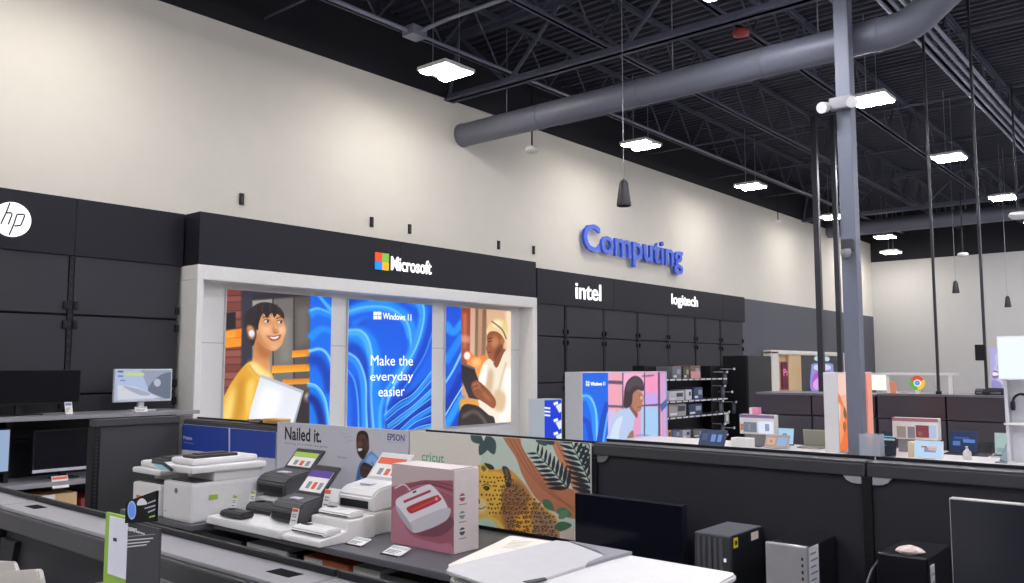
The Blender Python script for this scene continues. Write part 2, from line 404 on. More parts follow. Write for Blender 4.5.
dome(tuple(at(963, 255, X=24.5)), 6.3, 1.1, 'small white dome on a stem near the far wall')
q = at(741, 33, Y=4.83)
tag(MB().lathe(tuple(q), [(.05, -.05), (.11, -.03), (.11, .03), (.07, .06), (.03, .08), (.03, 6.31-q.z)], mat('b8474a', .5), 18).build('fire_bell'), 'red round fire alarm bell hung below a bar joist', 'alarm')

# ------------------------------------------------------------ column and power poles
CXc, CYc, cw = 9.72, 3.2, .083
colM = mat('6a6e7c', .5)
t = thing('steel_column', 'grey square steel column rising from behind the white table to the roof', 'column', (CXc, CYc, 0))
MB().box(CXc-cw, CYc-cw, 0, CXc+cw, CYc+cw, 6.05, colM, .012).build('shaft', t)
MB().box(CXc-.16, CYc-.16, 6.0, CXc+.16, CYc+.16, 6.05, colM).build('cap_plate', t)
MB().box(CXc-.16, CYc-.16, 0, CXc+.16, CYc+.16, .02, colM).build('base_plate', t)
e = thing('emergency_light', 'grey twin-head emergency light clamped high on the steel column', 'light', (CXc-.13, CYc, 4.55))
MB().box(CXc-.19, CYc-.13, 4.62, CXc-cw, CYc+.13, 4.76, GREY, .02).build('housing', e)
for s in (-1, 1): MB().cyl((CXc-.2, CYc+s*.15, 4.66), (CXc-.3, CYc+s*.17, 4.63), .055, WHITE2, 14, .065).build('lamp_head', e)
e = thing('security_camera', 'small dark security camera fixed midway up the steel column', 'camera', (CXc-.12, CYc, 3.05))
MB().box(CXc-.15, CYc-.06, 2.99, CXc-cw, CYc+.06, 3.13, DARK, .01).build('mount', e)
MB().lathe((CXc-.17, CYc, 2.93), [(.02, -.02), (.05, 0), (.06, .05), (.05, .08)], GREY, 14).build('dome', e)
def pole(x, y, z0, z1, r, lb):
    t = thing('power_pole', lb, 'pole', (x, y, z0), 'black power poles')
    MB().box(x-r, y-r, z0, x+r, y+r, z1, mat('2a2b31', .4), .006).build('shaft', t)
    MB().box(x-r*1.8, y-r*1.8, z0, x+r*1.8, y+r*1.8, z0+.05, BLACK, .006).build('foot', t)
    return t
q = at(819, 290, X=15.2); pole(q.x, q.y, 0, 6.3, .05, 'black power pole just left of the steel column, outer of the pair')
q = at(838, 290, X=15.4); pole(q.x, q.y, 0, 6.3, .042, 'black power pole just left of the steel column, inner of the pair')
q = at(936, 330, X=11.92); pole(q.x, q.y, 1.34, 7.1, .017, 'thin black power pole rising from the dark counter right of the ball sign')
q = at(983, 310, X=11.92); pt = pole(q.x, q.y, 1.34, 7.1, .017, 'thin black power pole with a switch box beside the face poster')
MB().box(q.x-.08, q.y-.02, 1.78, q.x-.02, q.y+.1, 1.98, BLACK, .01).build('switch_box', pt)

# ============================================================ BRAND WALL
def header(name, label, x0, x1, y0, z0, z1, seams):
    t = thing(name, label, 'header', ((x0+x1)/2, (y0+YN)/2, z0))
    xs = [x0] + list(seams) + [x1]
    for a, b in zip(xs, xs[1:]): MB().box(a+.002, y0, z0, b-.002, YN-.03 if x1 < 19.95 else YN-.04, z1, FASC, .004).build('fascia_panel', t)
    return t
header('fascia_header', 'dark header over the left wall bays carrying the round lit disc', .1, 4.94, 9.15, 2.86, 3.465, (1.31, 2.52, 3.735))
header('fascia_header', 'dark protruding header over the white picture wall with four-square emblem', 4.965, 11.1, 8.86, 2.862, 3.47, (8.03,))
header('fascia_header', 'dark header with two small white lit word signs under the blue lettering', 11.49, 19.8, 9.15, 2.81, 3.43, (13.9, 16.3, 18.6))
W3 = lit('ffffff', 1.6)
# round lit disc sign
c = Vector((3.118, 9.12, 3.157))
t = thing('disc_sign', 'round white lit disc sign with slanted letters on the left header', 'sign', c - Vector((0, 0, .17)))
MB().cyl((c.x, 9.15, c.z), (c.x, 9.12, c.z), .172, W3, 40).build('disc', t)
a = Art({'Y': 9.1185}, (2.9, 3.4, 2.9, 3.4), (0, 190, 9.72), glow=.55)
for pts in ([(97, 122), (62, 215), (8, 330)], [(66, 222), (112, 222), (118, 236), (80, 336)], [(88, 438), (135, 330), (165, 236)], [(165, 236), (232, 236), (240, 250), (203, 344), (140, 350)]):
    for p, q in zip(pts, pts[1:]): a.R([p, q], 17, 17, '39424f', 1)
a.build('lettering', t)
# four colour square and word
t = thing('emblem_sign', 'lit four-colour square emblem on the protruding dark header', 'sign', (7.72, 8.84, 3.02))
x0, z0, s = 7.56, 3.035, .235
for dx, dz, h in ((0, 1, 'f2501f'), (1, 1, '7cc142'), (0, 0, '1693f2'), (1, 0, 'f9b81a')):
    MB().box(x0+dx*s*.51, 8.835, z0+dz*s*.51, x0+dx*s*.51+s*.48, 8.86, z0+dz*s*.51+s*.48, lit(h, 1.15)).build('square', t)
def wordsign(body, x0, z0, w, h, y, mt, label, bold=.012, ex=.012):
    m = MB().text(body, (x0, y-ex/2, z0), (1, 0, 0), (0, 0, 1), w, h, mt, bold, ex/2)
    return m.stand('word_sign', label, 'sign')
wordsign('Microsoft', 7.85, 3.045, .78, .2, 8.858, W3, 'white lit word beside the four-colour emblem')
wordsign('intel', 12.62, 2.955, .83, .315, 9.148, W3, 'white lit word sign on the right header, left one')
wordsign('logitech', 16.15, 2.985, 1.18, .3, 9.148, W3, 'white lit word sign on the right header, right one')
m = MB().text('Computing', (13.36, 9.5, 3.80), (1, 0, 0), (0, 0, 1), 3.93, .72, mat('3560dd', .35), .016, .03)
t = m.stand('word_sign', 'big blue raised lettering on the cream wall', 'sign')
for k in range(9): MB().cyl((13.6+k*.43, 9.53, 4.15), (13.6+k*.43, YN, 4.15), .012, STEEL, 6).build('standoff', t)

# tall bays below the headers
def bay(x0, x1, label, grp):
    ht = 2.858 if x0 < 5 else 2.808
    t = thing('wall_bay', label, 'wall unit', ((x0+x1)/2, 9.4, 0), grp)
    MB().box(x0+.03, 9.17, 2.25, x1-.03, 9.24, ht, PANEL, .006).build('upper_panel', t)
    MB().box(x0+.03, 9.17, 1.43, x1-.03, 9.24, 2.23, PANEL, .006).build('middle_panel', t)
    MB().box(x0+.03, 9.17, 0.02, x1-.03, 9.24, 1.41, PANEL, .006).build('lower_panel', t)
    MB().box(x0+.01, 9.24, 0, x1-.01, YN-.031, ht, BLACK).build('carcass', t)
    m = MB().box(x0-.022, 9.17, 0, x0+.022, 9.24, ht, BLACK)
    for k in range(24): m.box(x0-.008, 9.167, .6+k*.09, x0+.008, 9.17, .63+k*.09, PANEL)
    m.build('upright', t)
    for z in (2.14, 2.34, 1.32, 1.52):
        MB().box(x1-.075, 9.135, z-.045, x1-.028, 9.17, z+.045, BLACK, .015).build('bracket', t)
        MB().box(x0+.028, 9.135, z-.045, x0+.075, 9.17, z+.045, BLACK, .015).build('bracket', t)
for x0, lb in ((1.285, 'tall charcoal wall bay at the far left edge below the disc sign'), (2.505, 'tall charcoal wall bay behind the dark wide monitor'), (3.723, 'tall charcoal wall bay behind the lit monitor')):
    bay(x0, x0+1.215, lb, 'charcoal wall bays at left')
for i, x0 in enumerate((11.13, 12.354, 13.58, 14.81, 16.02, 17.26, 18.5)):
    bay(x0, x0+(1.22 if i else 1.2), 'tall charcoal wall bay under the right header, ' + ('first', 'second', 'third', 'fourth', 'fifth', 'sixth', 'seventh')[i] + ' from the white picture wall', 'charcoal wall bays at right')

# white picture wall
SY = 9.09
t = thing('picture_wall', 'white recessed picture wall framing three lit photo panels', 'display wall', (8.03, 9.2, 0))
MB().box(4.95, 8.84, 2.69, 11.1, YN-.03, 2.86, WHITE, .01).build('top_beam', t)
MB().box(4.95, 8.84, 0, 5.03, YN-.03, 2.69, WHITE, .008).build('side_post', t)
MB().box(10.98, 8.84, 0, 11.1, YN-.03, 2.69, WHITE, .008).build('side_post', t)
MB().box(5.03, 9.13, 0, 10.98, YN-.03, 2.69, WHITE).box(5.03, 9.127, 1.98, 10.98, 9.13, 1.986, GREY).build('back_panel', t)
# ------------------------------------------------------------ three lit photo panels
def panel(x0, x1, z0, z1, label, draw, frame):
    t = thing('lit_picture', label, 'picture', ((x0+x1)/2, 9.11, z0))
    MB().box(x0-.01, SY+.002, z0-.01, x1+.01, 9.13, z1+.01, WHITE2).build('light_box', t)
    a = Art({'Y': SY}, (x0, x1, z0, z1), frame, glow=1.05, raster=int((x1-x0)*135)); draw(a); a.build('picture', t)
BL = ('0a58dc', '0b6cf0', '1f8dfb', '4db4ff', '8fd6ff', '0a3fb8', '0a2a8c')
def pic_a(a):
    a.bg('3a3236')
    a.P([(70, 50), (158, 50), (158, 800), (60, 800)], '7c3d34', h2='8c4c44')
    for k, y in enumerate((95, 118, 150, 183, 215, 292, 318, 345, 372, 400, 428, 455)):
        a.P([(80, y+2), (158, y), (158, y+22), (80, y+24)], ('8d4a40', '7a3d36', '94564a')[k % 3]); a.R([(80, y), (158, y-3)], 3, 3, '4d2522', 1)
    a.P([(150, 50), (190, 50), (190, 800), (150, 800)], '33333f', soft=2)
    a.P([(94, 156), (130, 152), (130, 213), (94, 217)], '1b1a20'); a.P([(92, 222), (152, 212), (150, 278), (90, 284)], 'f08214', h2='f79a28')
    a.R([(92, 252), (151, 244)], 3, 3, 'b8661a', 1); a.P([(92, 226), (130, 218), (128, 250), (92, 254)], 'ffb545', soft=3, alpha=.6)
    a.P([(190, 108), (402, 90), (402, 800), (190, 800)], '6e6a66', h2='8b8781')
    a.P([(192, 112), (262, 106), (262, 420), (192, 420)], 'a29b94', h2='8a847e'); a.P([(272, 104), (340, 99), (340, 800), (272, 800)], '6f6a66', h2='7e7874')
    a.P([(344, 99), (402, 95), (402, 800), (344, 800)], '544e4b', h2='625c58')
    a.P([(285, 180), (330, 170), (332, 330), (290, 340)], '8e8780', soft=7, alpha=.8); a.P([(350, 140), (395, 130), (395, 270), (350, 280)], '787069', soft=7, alpha=.7)
    a.P([(190, 90), (402, 76), (402, 95), (190, 110)], '2c2a33', soft=2)
    for x in (266, 342): a.R([(x, 90), (x, 700)], 5, 5, '2f2a2c', 1)
    a.P([(262, 348), (402, 342), (402, 368), (262, 376)], 'e8860f', h2='ffbb45'); a.P([(335, 294), (402, 288), (402, 314), (335, 319)], 'e07c10', h2='ffb042')
    a.P([(300, 398), (402, 394), (402, 414), (300, 418)], 'd97f1c', h2='f0a03a'); a.P([(355, 440), (402, 440), (402, 800), (330, 800)], '33292a', soft=3)
    a.blob(392, 462, 12, 16, 'f8c070', soft=4); a.blob(392, 462, 7, 10, 'fff6e0', soft=1.5)
    a.P([(402, 60), (500, 60), (500, 800), (396, 800)], '0a62e8', h2='0f86f6')
    a.R([(398, 160), (430, 150), (480, 170)], 34, 14, BL[2], soft=3); a.R([(400, 148), (432, 140), (482, 160)], 6, 4, BL[4], soft=1.5); a.R([(430, 90), (455, 120), (480, 150)], 8, 16, BL[3], soft=2); a.R([(398, 250), (440, 215), (485, 225)], 30, 18, BL[2], soft=3)
    a.R([(396, 330), (430, 330), (460, 380), (470, 450)], 40, 30, BL[5], soft=5); a.R([(396, 296), (440, 288), (470, 318), (484, 380)], 10, 7, BL[4], soft=1.5)
    a.R([(390, 460), (420, 480), (440, 540), (450, 640)], 30, 26, BL[6], soft=4); a.R([(390, 418), (425, 428), (455, 478), (468, 560), (470, 640)], 14, 10, BL[3], soft=2); a.R([(390, 412), (425, 422), (456, 470), (470, 560)], 4, 4, BL[4])
    # the woman
    a.S([(160, 190), (166, 158), (190, 135), (215, 120), (245, 117), (275, 126), (298, 146), (306, 176), (285, 190), (240, 180), (215, 195), (206, 240), (198, 268), (188, 276), (180, 250), (176, 212), (166, 214)], '2b2023')
    a.S([(206, 245), (240, 280), (264, 285), (252, 320), (256, 360), (245, 392), (180, 380), (192, 320)], 'cd8247', h2='e2a066')
    a.S([(210, 262), (240, 290), (264, 290), (250, 320), (226, 318), (206, 290)], 'a86335', soft=5, alpha=.75)
    a.S([(206, 205), (212, 172), (236, 152), (272, 150), (297, 168), (308, 198), (313, 222), (306, 248), (296, 274), (270, 294), (246, 288), (224, 271), (208, 246)], 'dd9661', h2='e6a673')
    a.S([(214, 225), (230, 262), (250, 282), (268, 290), (244, 290), (220, 272), (206, 240)], 'b36c3e', soft=5, alpha=.8)
    a.blob(240, 218, 22, 22, 'f4bd92', soft=8); a.blob(297, 218, 12, 18, 'f6c8a2', soft=5); a.blob(256, 166, 26, 12, 'f0b88a', soft=6, alpha=.8); a.blob(270, 280, 14, 8, 'edb084', soft=4)
    a.blob(243, 188, 18, 12, 'bd7c52', soft=4, alpha=.6); a.blob(292, 190, 14, 11, 'bd7c52', soft=4, alpha=.6)
    a.S([(171, 205), (188, 203), (199, 222), (198, 246), (186, 252), (175, 236)], 'cf8a58', soft=1.5); a.blob(184, 232, 8, 16, 'a9683f', soft=3, alpha=.6); a.blob(188, 231, 11, 13, 'd5d4e6', soft=1); a.blob(186, 228, 7, 8, 'f6f5fc', soft=1.5)
    a.S([(202, 200), (204, 165), (222, 130), (262, 124), (300, 150), (306, 174), (292, 168), (280, 160), (270, 174), (260, 156), (244, 176), (230, 158), (216, 188), (210, 220)], '261b1d')
    for k in range(6): a.R([(215+k*13, 128-k*1), (212+k*15, 150), (214+k*16, 172-k)], 3, 2, '46363a' if k % 2 else '1a1214', soft=1)
    for x, y in ((244, 187), (292, 190)):
        a.blob(x, y, 10, 4.5, 'eadfd8', soft=1); a.blob(x+3, y, 4.5, 4.5, '23150f'); a.R([(x-15, y-13), (x, y-18), (x+12, y-14)], 4, 3, '4a3128', soft=1); a.R([(x-12, y-4), (x, y-7), (x+11, y-3)], 2.5, 2, '2b1a14')
    a.S([(270, 192), (280, 212), (284, 224), (272, 228), (264, 220)], 'bf7a4c', soft=2.5, alpha=.8); a.R([(266, 225), (275, 230), (285, 225)], 3, 2, '8d5030', soft=1); a.R([(272, 195), (277, 215)], 5, 6, 'f3c09a', soft=2, alpha=.8)
    a.S([(246, 239), (270, 240), (294, 235), (288, 252), (268, 259), (254, 253)], 'a8564a', soft=1); a.S([(253, 243), (270, 244), (287, 240), (280, 249), (266, 251)], 'f8f0ea'); a.R([(240, 236), (246, 248)], 3, 2, 'b06c46', soft=1.5)
    a.S([(60, 800), (72, 520), (98, 440), (138, 376), (172, 338), (200, 334), (222, 350), (250, 372), (268, 392), (250, 450), (215, 560), (205, 800)], 'e2a42c', h2='f5c65a')
    a.S([(176, 342), (200, 336), (236, 366), (262, 382), (240, 402), (204, 384)], 'ffe39a', soft=5); a.S([(130, 420), (165, 390), (160, 500), (120, 600), (100, 540)], 'c98c24', soft=8, alpha=.8); a.S([(90, 500), (125, 420), (118, 520), (84, 620)], 'ffdc7c', soft=7); a.R([(178, 345), (205, 380), (245, 400)], 5, 4, 'c9922e', soft=2)
    a.S([(170, 420), (200, 400), (190, 480), (172, 540)], 'ffd469', soft=6)
    a.P([(222, 380), (378, 440), (345, 560), (318, 680), (150, 680), (186, 500)], 'dfe3ee', h2='f4f5fa'); a.P([(222, 380), (378, 440), (375, 450), (220, 390)], 'bdbfd0'); a.P([(378, 440), (345, 560), (338, 560), (372, 444)], 'a9abbc')
    a.P([(230, 420), (300, 440), (270, 540), (200, 540)], 'ffffff', soft=10, alpha=.8)
def pic_b(a):
    a.bg('0a50e0', '0f78f4')
    a.P([(30, 60), (190, 60), (60, 180), (30, 190)], '0a46c4', soft=8)
    a.R([(30, 140), (90, 108), (170, 104), (230, 134), (258, 190), (262, 260), (240, 350)], 70, 30, '1b90fb', soft=6); a.R([(20, 150), (90, 124), (170, 126), (220, 160), (238, 220), (232, 290)], 30, 20, '0a5ae6', soft=6)
    a.R([(30, 116), (100, 98), (180, 103), (238, 146), (257, 210), (253, 290), (205, 380)], 8, 6, '7cccff', soft=2); a.R([(30, 122), (100, 106), (178, 112), (232, 154), (250, 215)], 12, 10, '3aa4ff', soft=4)
    a.R([(230, 60), (290, 90), (305, 130), (290, 200), (260, 270), (200, 360), (170, 460)], 34, 28, '1583f8', soft=5); a.R([(290, 64), (306, 110), (298, 180), (270, 260), (215, 350), (175, 440), (160, 580)], 6, 8, '8ad4ff', soft=1.5); a.R([(282, 80), (296, 120), (286, 180), (258, 260), (205, 350)], 14, 12, '3a9eff', soft=4)
    a.R([(340, 120), (322, 210), (290, 290), (232, 390), (180, 480)], 28, 34, '0a44cc', soft=6); a.R([(340, 180), (310, 270), (262, 350), (210, 430)], 5, 5, '3da0ff', soft=2)
    a.R([(30, 210), (74, 208), (104, 250), (112, 340), (104, 440), (116, 590)], 70, 80, '1788fb', soft=5); a.R([(30, 184), (76, 186), (106, 226), (118, 310), (112, 420), (126, 590)], 8, 9, '98daff', soft=1.5); a.R([(30, 194), (70, 196), (98, 236), (108, 320), (102, 430), (112, 590)], 18, 16, '4ab0ff', soft=4)
    a.R([(30, 240), (60, 256), (82, 310), (84, 420), (92, 590)], 36, 50, '0a46c8', soft=5); a.R([(30, 266), (66, 294), (92, 368), (94, 470), (100, 590)], 7, 10, 'a4e2ff', soft=1.5); a.R([(30, 280), (60, 306), (80, 370), (84, 470), (86, 590)], 16, 20, '2b98fd', soft=4)
    a.R([(30, 350), (48, 385), (58, 460), (58, 590)], 26, 36, '0a52dc', soft=6); a.R([(30, 330), (54, 372), (66, 460), (68, 590)], 4, 5, '6cc4ff', soft=1.5)
    a.P([(160, 640), (164, 500), (210, 440), (270, 400), (345, 330), (345, 640)], '0d2390', soft=5)
    for k in range(9):
        y = 340+k*34
        a.R([(158+k*6, 504+k*18), (215, 458+k*26), (270, 424+k*22), (345, y-12)], 10, 18, ('1f8ffc', '0b52dc', '38a8ff', '0a3cc0')[k % 4], soft=3)
        a.R([(160+k*6, 494+k*18), (214, 446+k*26), (270, 412+k*22), (345, y-22)], 3, 3.5, '76c8ff', soft=1)
    a.R([(150, 600), (146, 480), (170, 400), (215, 340)], 14, 6, '4ab2ff', soft=3)
    for dx, dy in ((0, 0), (1, 0), (0, 1), (1, 1)): a.P([(122+dx*15, 115+dy*15), (136+dx*15, 116+dy*15), (136+dx*15, 129+dy*15), (122+dx*15, 128+dy*15)], 'ffffff')
    a.T('Windows 11', 156, 146, 260, 122, 'ffffff', .012, 1.3)
    a.T('Make the', 112, 312, 266, 275, 'ffffff', 0, 1.3); a.T('everyday', 110, 377, 266, 334, 'ffffff', 0, 1.3); a.T('easier', 140, 424, 236, 390, 'ffffff', 0, 1.3)
def pic_c(a):
    a.bg('c58a66', 'd9a888')
    a.P([(380, 60), (442, 60), (442, 800), (376, 800)], '0a50dc', h2='0b62ea')
    a.R([(382, 160), (415, 190), (445, 150)], 34, 20, '2290fb', soft=3); a.R([(382, 300), (410, 260), (445, 200)], 30, 24, '1a84fa', soft=3); a.R([(380, 380), (412, 330), (446, 260)], 7, 8, '8ad4ff', soft=1.5); a.R([(380, 470), (415, 410), (446, 340)], 34, 28, '0a38b4', soft=4); a.R([(380, 540), (415, 480), (446, 420)], 26, 22, '2b98ff', soft=3); a.R([(380, 500), (415, 440), (446, 390)], 4, 4, 'a0deff', soft=1); a.R([(380, 600), (415, 540), (446, 480)], 20, 20, '0a44c8', soft=3)
    a.P([(442, 90), (476, 92), (472, 340), (442, 330)], '8f3f28', h2='a85236', soft=2); a.P([(476, 92), (500, 95), (494, 340), (474, 340)], 'd3a48c', h2='e4bda6'); a.P([(494, 95), (534, 98), (528, 320), (490, 320)], '7d5c46', h2='94755c', soft=1.5)
    a.P([(504, 100), (520, 101), (516, 280), (502, 280)], 'c09270', soft=2); a.P([(534, 98), (650, 105), (650, 500), (560, 500), (540, 300)], 'dcb08c', h2='e6c4a4', soft=2); a.P([(604, 105), (650, 105), (650, 800), (612, 800)], 'f6dcbe', soft=5)
    a.P([(448, 120), (462, 120), (462, 250), (448, 250)], 'c4694a', soft=4); a.P([(442, 200), (474, 205), (474, 230), (442, 226)], 'e8a488', soft=3, alpha=.7)
    a.S([(466, 262), (498, 280), (530, 274), (534, 320), (500, 352), (466, 340)], 'ee7f2e', h2='fba452', soft=1.5); a.S([(480, 290), (510, 286), (512, 310), (488, 316)], 'ffc078', soft=4); a.blob(463, 276, 12, 15, 'f6eee8', soft=1.5)
    a.P([(436, 430), (505, 440), (505, 520), (436, 510)], 'e59a3c', h2='f3bc6a', soft=3)
    a.S([(534, 192), (545, 160), (575, 140), (602, 150), (612, 180), (606, 215), (585, 230), (556, 220)], 'e3c07c', h2='f8e6b4'); a.blob(574, 160, 20, 12, 'fff2c8', soft=5)
    a.S([(536, 205), (548, 188), (575, 190), (596, 215), (590, 262), (575, 292), (558, 296), (542, 284), (536, 262), (530, 245), (537, 232)], '8f4e2c', h2='a56038')
    a.blob(564, 226, 16, 22, 'c17f52', soft=6); a.S([(570, 250), (592, 240), (584, 280), (562, 294)], '6e3a20', soft=5); a.R([(541, 214), (557, 211)], 4, 3, '3a1c12', soft=1); a.R([(541, 224), (555, 222)], 4, 3, '2a130c', soft=1); a.R([(538, 264), (553, 263)], 4, 3, '6a2a22', soft=1); a.blob(592, 222, 8, 13, 'b06c44', soft=1.5); a.R([(536, 230), (531, 246)], 4, 5, 'c88a60', soft=1.5)
    a.R([(552, 150), (590, 180), (606, 215)], 5, 5, '6a5a4e', soft=1)
    a.S([(566, 290), (596, 250), (612, 280), (600, 300), (572, 335), (556, 360), (550, 330)], '86482a', h2='9a5834', soft=1.5)
    a.S([(520, 310), (548, 288), (572, 320), (606, 255), (650, 290), (650, 700), (560, 700), (560, 520), (520, 500), (500, 400)], 'f0e2cc', h2='fbf3e6')
    a.S([(540, 330), (560, 340), (548, 430), (528, 400)], 'd6ba98', soft=5); a.S([(600, 330), (628, 340), (620, 490), (580, 510), (596, 420)], 'fffdf6', soft=7); a.S([(566, 400), (604, 420), (594, 480), (556, 460)], 'dfc09a', soft=6); a.R([(606, 300), (584, 380), (570, 470)], 6, 5, 'd9c0a0', soft=3); a.S([(515, 330), (535, 310), (530, 380), (510, 400)], 'fffaf0', soft=4)
    a.P([(442, 302), (490, 322), (530, 440), (470, 430), (442, 360)], '242024', h2='3a3438'); a.P([(442, 299), (490, 319), (494, 328), (442, 308)], '6a605e')
    a.S([(478, 380), (500, 366), (540, 400), (568, 440), (560, 468), (530, 450), (500, 430), (484, 410)], '87482a', h2='a05c38'); a.R([(484, 384), (500, 376), (512, 390)], 6, 4, 'bd7e54', soft=1.5); a.R([(488, 398), (505, 392), (518, 404)], 6, 4, 'b07248', soft=1.5); a.R([(520, 410), (550, 440)], 10, 8, 'b87850', soft=4)
    a.blob(494, 470, 8, 10, '2a2224', soft=1.5)
    a.S([(436, 480), (490, 455), (540, 490), (566, 520), (566, 700), (430, 700)], '2f2828', h2='4e423e'); a.R([(445, 500), (490, 480), (530, 520), (545, 600)], 10, 8, '7a6a62', soft=4); a.R([(450, 540), (500, 540), (520, 600)], 8, 8, '5e504a', soft=4)
x = lambda px, py: at(px, py, Y=SY).x
panel(x(226, 330), x(331, 330), .8, 2.625, 'lit picture of a smiling person in yellow holding a white laptop', pic_a, (200, 270, 3.64))
panel(x(348.5, 330), x(432, 330), .8, 2.625, 'lit blue swirl picture with white slogan text, middle of three', pic_b, (340, 280, 3.645))
panel(x(446, 330), x(511, 330), .8, 2.625, 'lit picture of a person in white shirt reading a tablet', pic_c, (340, 280, 3.645))
# ============================================================ GONDOLAS
def gondola(label, x0, x1, ys, ztops, side_panels=True, capm=CAP, name='display_gondola', depth=.0, facedark=mat('2b2b31', .55, 0, .3)):
    """double sided black store gondola running towards the wall; x0 is the face seen"""
    t = thing(name, label, 'gondola', ((x0+x1)/2, (ys[0]+ys[-1])/2, 0))
    for k, (a, b) in enumerate(zip(ys, ys[1:])):
        z = ztops[k]
        MB().box(x0+.012, a+.014, .12, x1-.012, b-.014, z-.05, facedark, .003).build('back_panel', t)
        MB().box(x0-.008, a+.004, z-.052, x1+.008, b-.004, z-.008, CHAR, .004).box(x0, a+.003, z-.008, x1, b-.003, z, capm, .002).box(x1-.022, a+.003, z, x1-.012, b-.003, z+.012, BLACK, .002).build('top_cap', t)
    for k, y in enumerate(ys):
        z = ztops[min(k, len(ztops)-1)]
        m = MB().box(x0-.004, y-.016, 0, x1+.004, y+.016, z-.054, BLACK, .002)
        for q in range(int((z-.75)/.0254)): m.box(x0-.0055, y-.005, .7+q*.0254, x0-.004, y+.005, .712+q*.0254, mat('0a0a0c', .8))
        m.build('upright', t)
    MB().box(x0-.02, ys[0], 0, x1+.02, ys[-1], .12, BLACK, .005).build('kick_base', t)
    return t
GX = 3.18
gm = gondola('long dark gondola across the picture behind printers and desktop computers', GX, 3.3, [-1.37, -.17, 1.02, 2.21, 3.40, 4.62, 5.80], [1.36, 1.36, 1.36, 1.345, 1.325, 1.325], capm=CHAR)
for y0, s in ((1.04, 1), (1.0, -1)):
    pts = [(y0, 1.316), (y0+s*.065, 1.316)] + [(y0+s*(.018+.047*math.cos(a)), 1.316-.036*math.sin(a)) for a in [math.radians(q) for q in (20, 45, 70, 90)]] + [(y0, 1.28)]
    lab(MB().prism(pts, GX-.002, GX+.014, mat('a9a9ae', .4), 'X').build('cable_port', gm), 'pale grey rounded cable port')
pts = [(2.19, 1.312), (2.13, 1.312)] + [(2.17-.04*math.cos(a), 1.312-.036*math.sin(a)) for a in [math.radians(q) for q in (20, 45, 70, 90)]] + [(2.19, 1.276)]
lab(MB().prism(pts, GX-.002, GX+.014, mat('6b6b70', .4), 'X').build('cable_port', gm), 'grey rounded cable port')
SHELF = mat('55555a', .45)
ZS = .9; ZP = .75
def shelf(name, label, x0, x1, y0, y1, z, th=.045, m_=SHELF, cuts=()):
    t = thing(name, label, 'shelf', ((x0+x1)/2, (y0+y1)/2, z-th))
    ys = [y0]+list(cuts)+[y1]
    for a, b in zip(ys, ys[1:]): MB().box(x0, a+.001, z-th, x1, b-.001, z, m_, .006).build('shelf_board', t)
    for a in ys[:-1]: MB().prism([(x1, z-th), (x1, z-th-.16), (x1-.42, z-th)], a+.005, a+.018, BLACK, 'Y').build('bracket', t)
    return t
shelf('gondola_shelf', 'dark grey shelf carrying the scanners and the pink box', 2.405, GX-.006, 2.225, 4.06, ZS, th=.03, cuts=(3.4,))
shelf('gondola_shelf', 'deeper dark grey shelf carrying the two multifunction printers', 2.285, GX-.006, 4.062, 4.84, ZS, th=.03)
shelf('gondola_shelf', 'low dark shelf under the three desktop towers', 2.35, GX-.006, -1.2, 2.195, ZP, cuts=(1.02,))
shelf('gondola_shelf', 'lower stock shelf with boxes beneath the printers', 2.42, GX-.006, 2.225, 4.84, .56, cuts=(3.4,))
# left wing
t = thing('end_panel', 'dark grey slotted wing panel at the left end of the printer shelf', 'panel', (2.87, 5.86, 0))
MB().box(2.6, 5.83, 0, GX-.02, 5.9, 1.3, mat('3a3a3b', .55), .003).build('panel', t)
MB().box(2.56, 5.815, 1.3, GX-.02, 5.915, 1.347, CHAR, .004).build('top_cap', t)
m = MB().box(2.55, 5.82, 0, 2.595, 5.91, 1.298, BLACK, .003)
for k in range(30): m.box(2.567, 5.817, .5+k*.0254, 2.58, 5.82, .514+k*.0254, PANEL)
m.build('upright', t)

# foreground gondola
fg = gondola('near black gondola with grey cap running along the lower left', .805, .91, [-2.55, -1.33, -.1, 1.126, 2.336, 3.55, 4.77], [1.36]*6, capm=mat('8f8d90', .4))
for y in (1.216, 2.244, 3.46):
    lab(MB().box(.838, y-.032, 1.3585, .868, y+.032, 1.3605, mat('050506', .9, 0, .1)).build('cap_slot', fg), 'black slot in the cap')
lab(MB().prism([(2.315, 1.285), (2.225, 1.285), (2.245, 1.22), (2.315, 1.2)], .803, .818, mat('0c0c10', .7), 'X').build('cut_out', fg), 'black cut-out beside the upright')
shelf('gondola_shelf', 'near side shelf holding the ink sign and the beige printer', .36, .8, .2, 3.5, 1.05, cuts=(1.126, 2.336))
shelf('gondola_shelf', 'shelf holding the big white office printer in the foreground', .915, 1.7, -.08, 2.3, .9, cuts=(1.126,))

# wall shelving at left
t = thing('display_shelving', 'grey and black display shelving with monitors at the far left', 'shelving', (3.1, 8.85, 0))
MB().box(1.4, 8.5, 1.2, 4.84, 9.19, 1.238, GREY, .006).build('top_shelf', t)
MB().box(1.4, 8.5, .58, 4.7, 9.19, .625, GREY, .006).build('lower_shelf', t)
MB().box(1.4, 9.1, 0, 4.7, 9.19, .58, BLACK).box(1.4, 9.1, .625, 4.7, 9.19, 1.2, BLACK).build('back_panel', t)
MB().box(1.4, 8.5, 0, 4.7, 9.1, .12, BLACK).build('base_deck', t)
for x in (1.4, 3.03, 4.66): MB().box(x, 8.56, .12, x+.04, 9.1, .58, BLACK).box(x, 8.75, .625, x+.04, 9.1, 1.2, BLACK).build('side_panel', t)

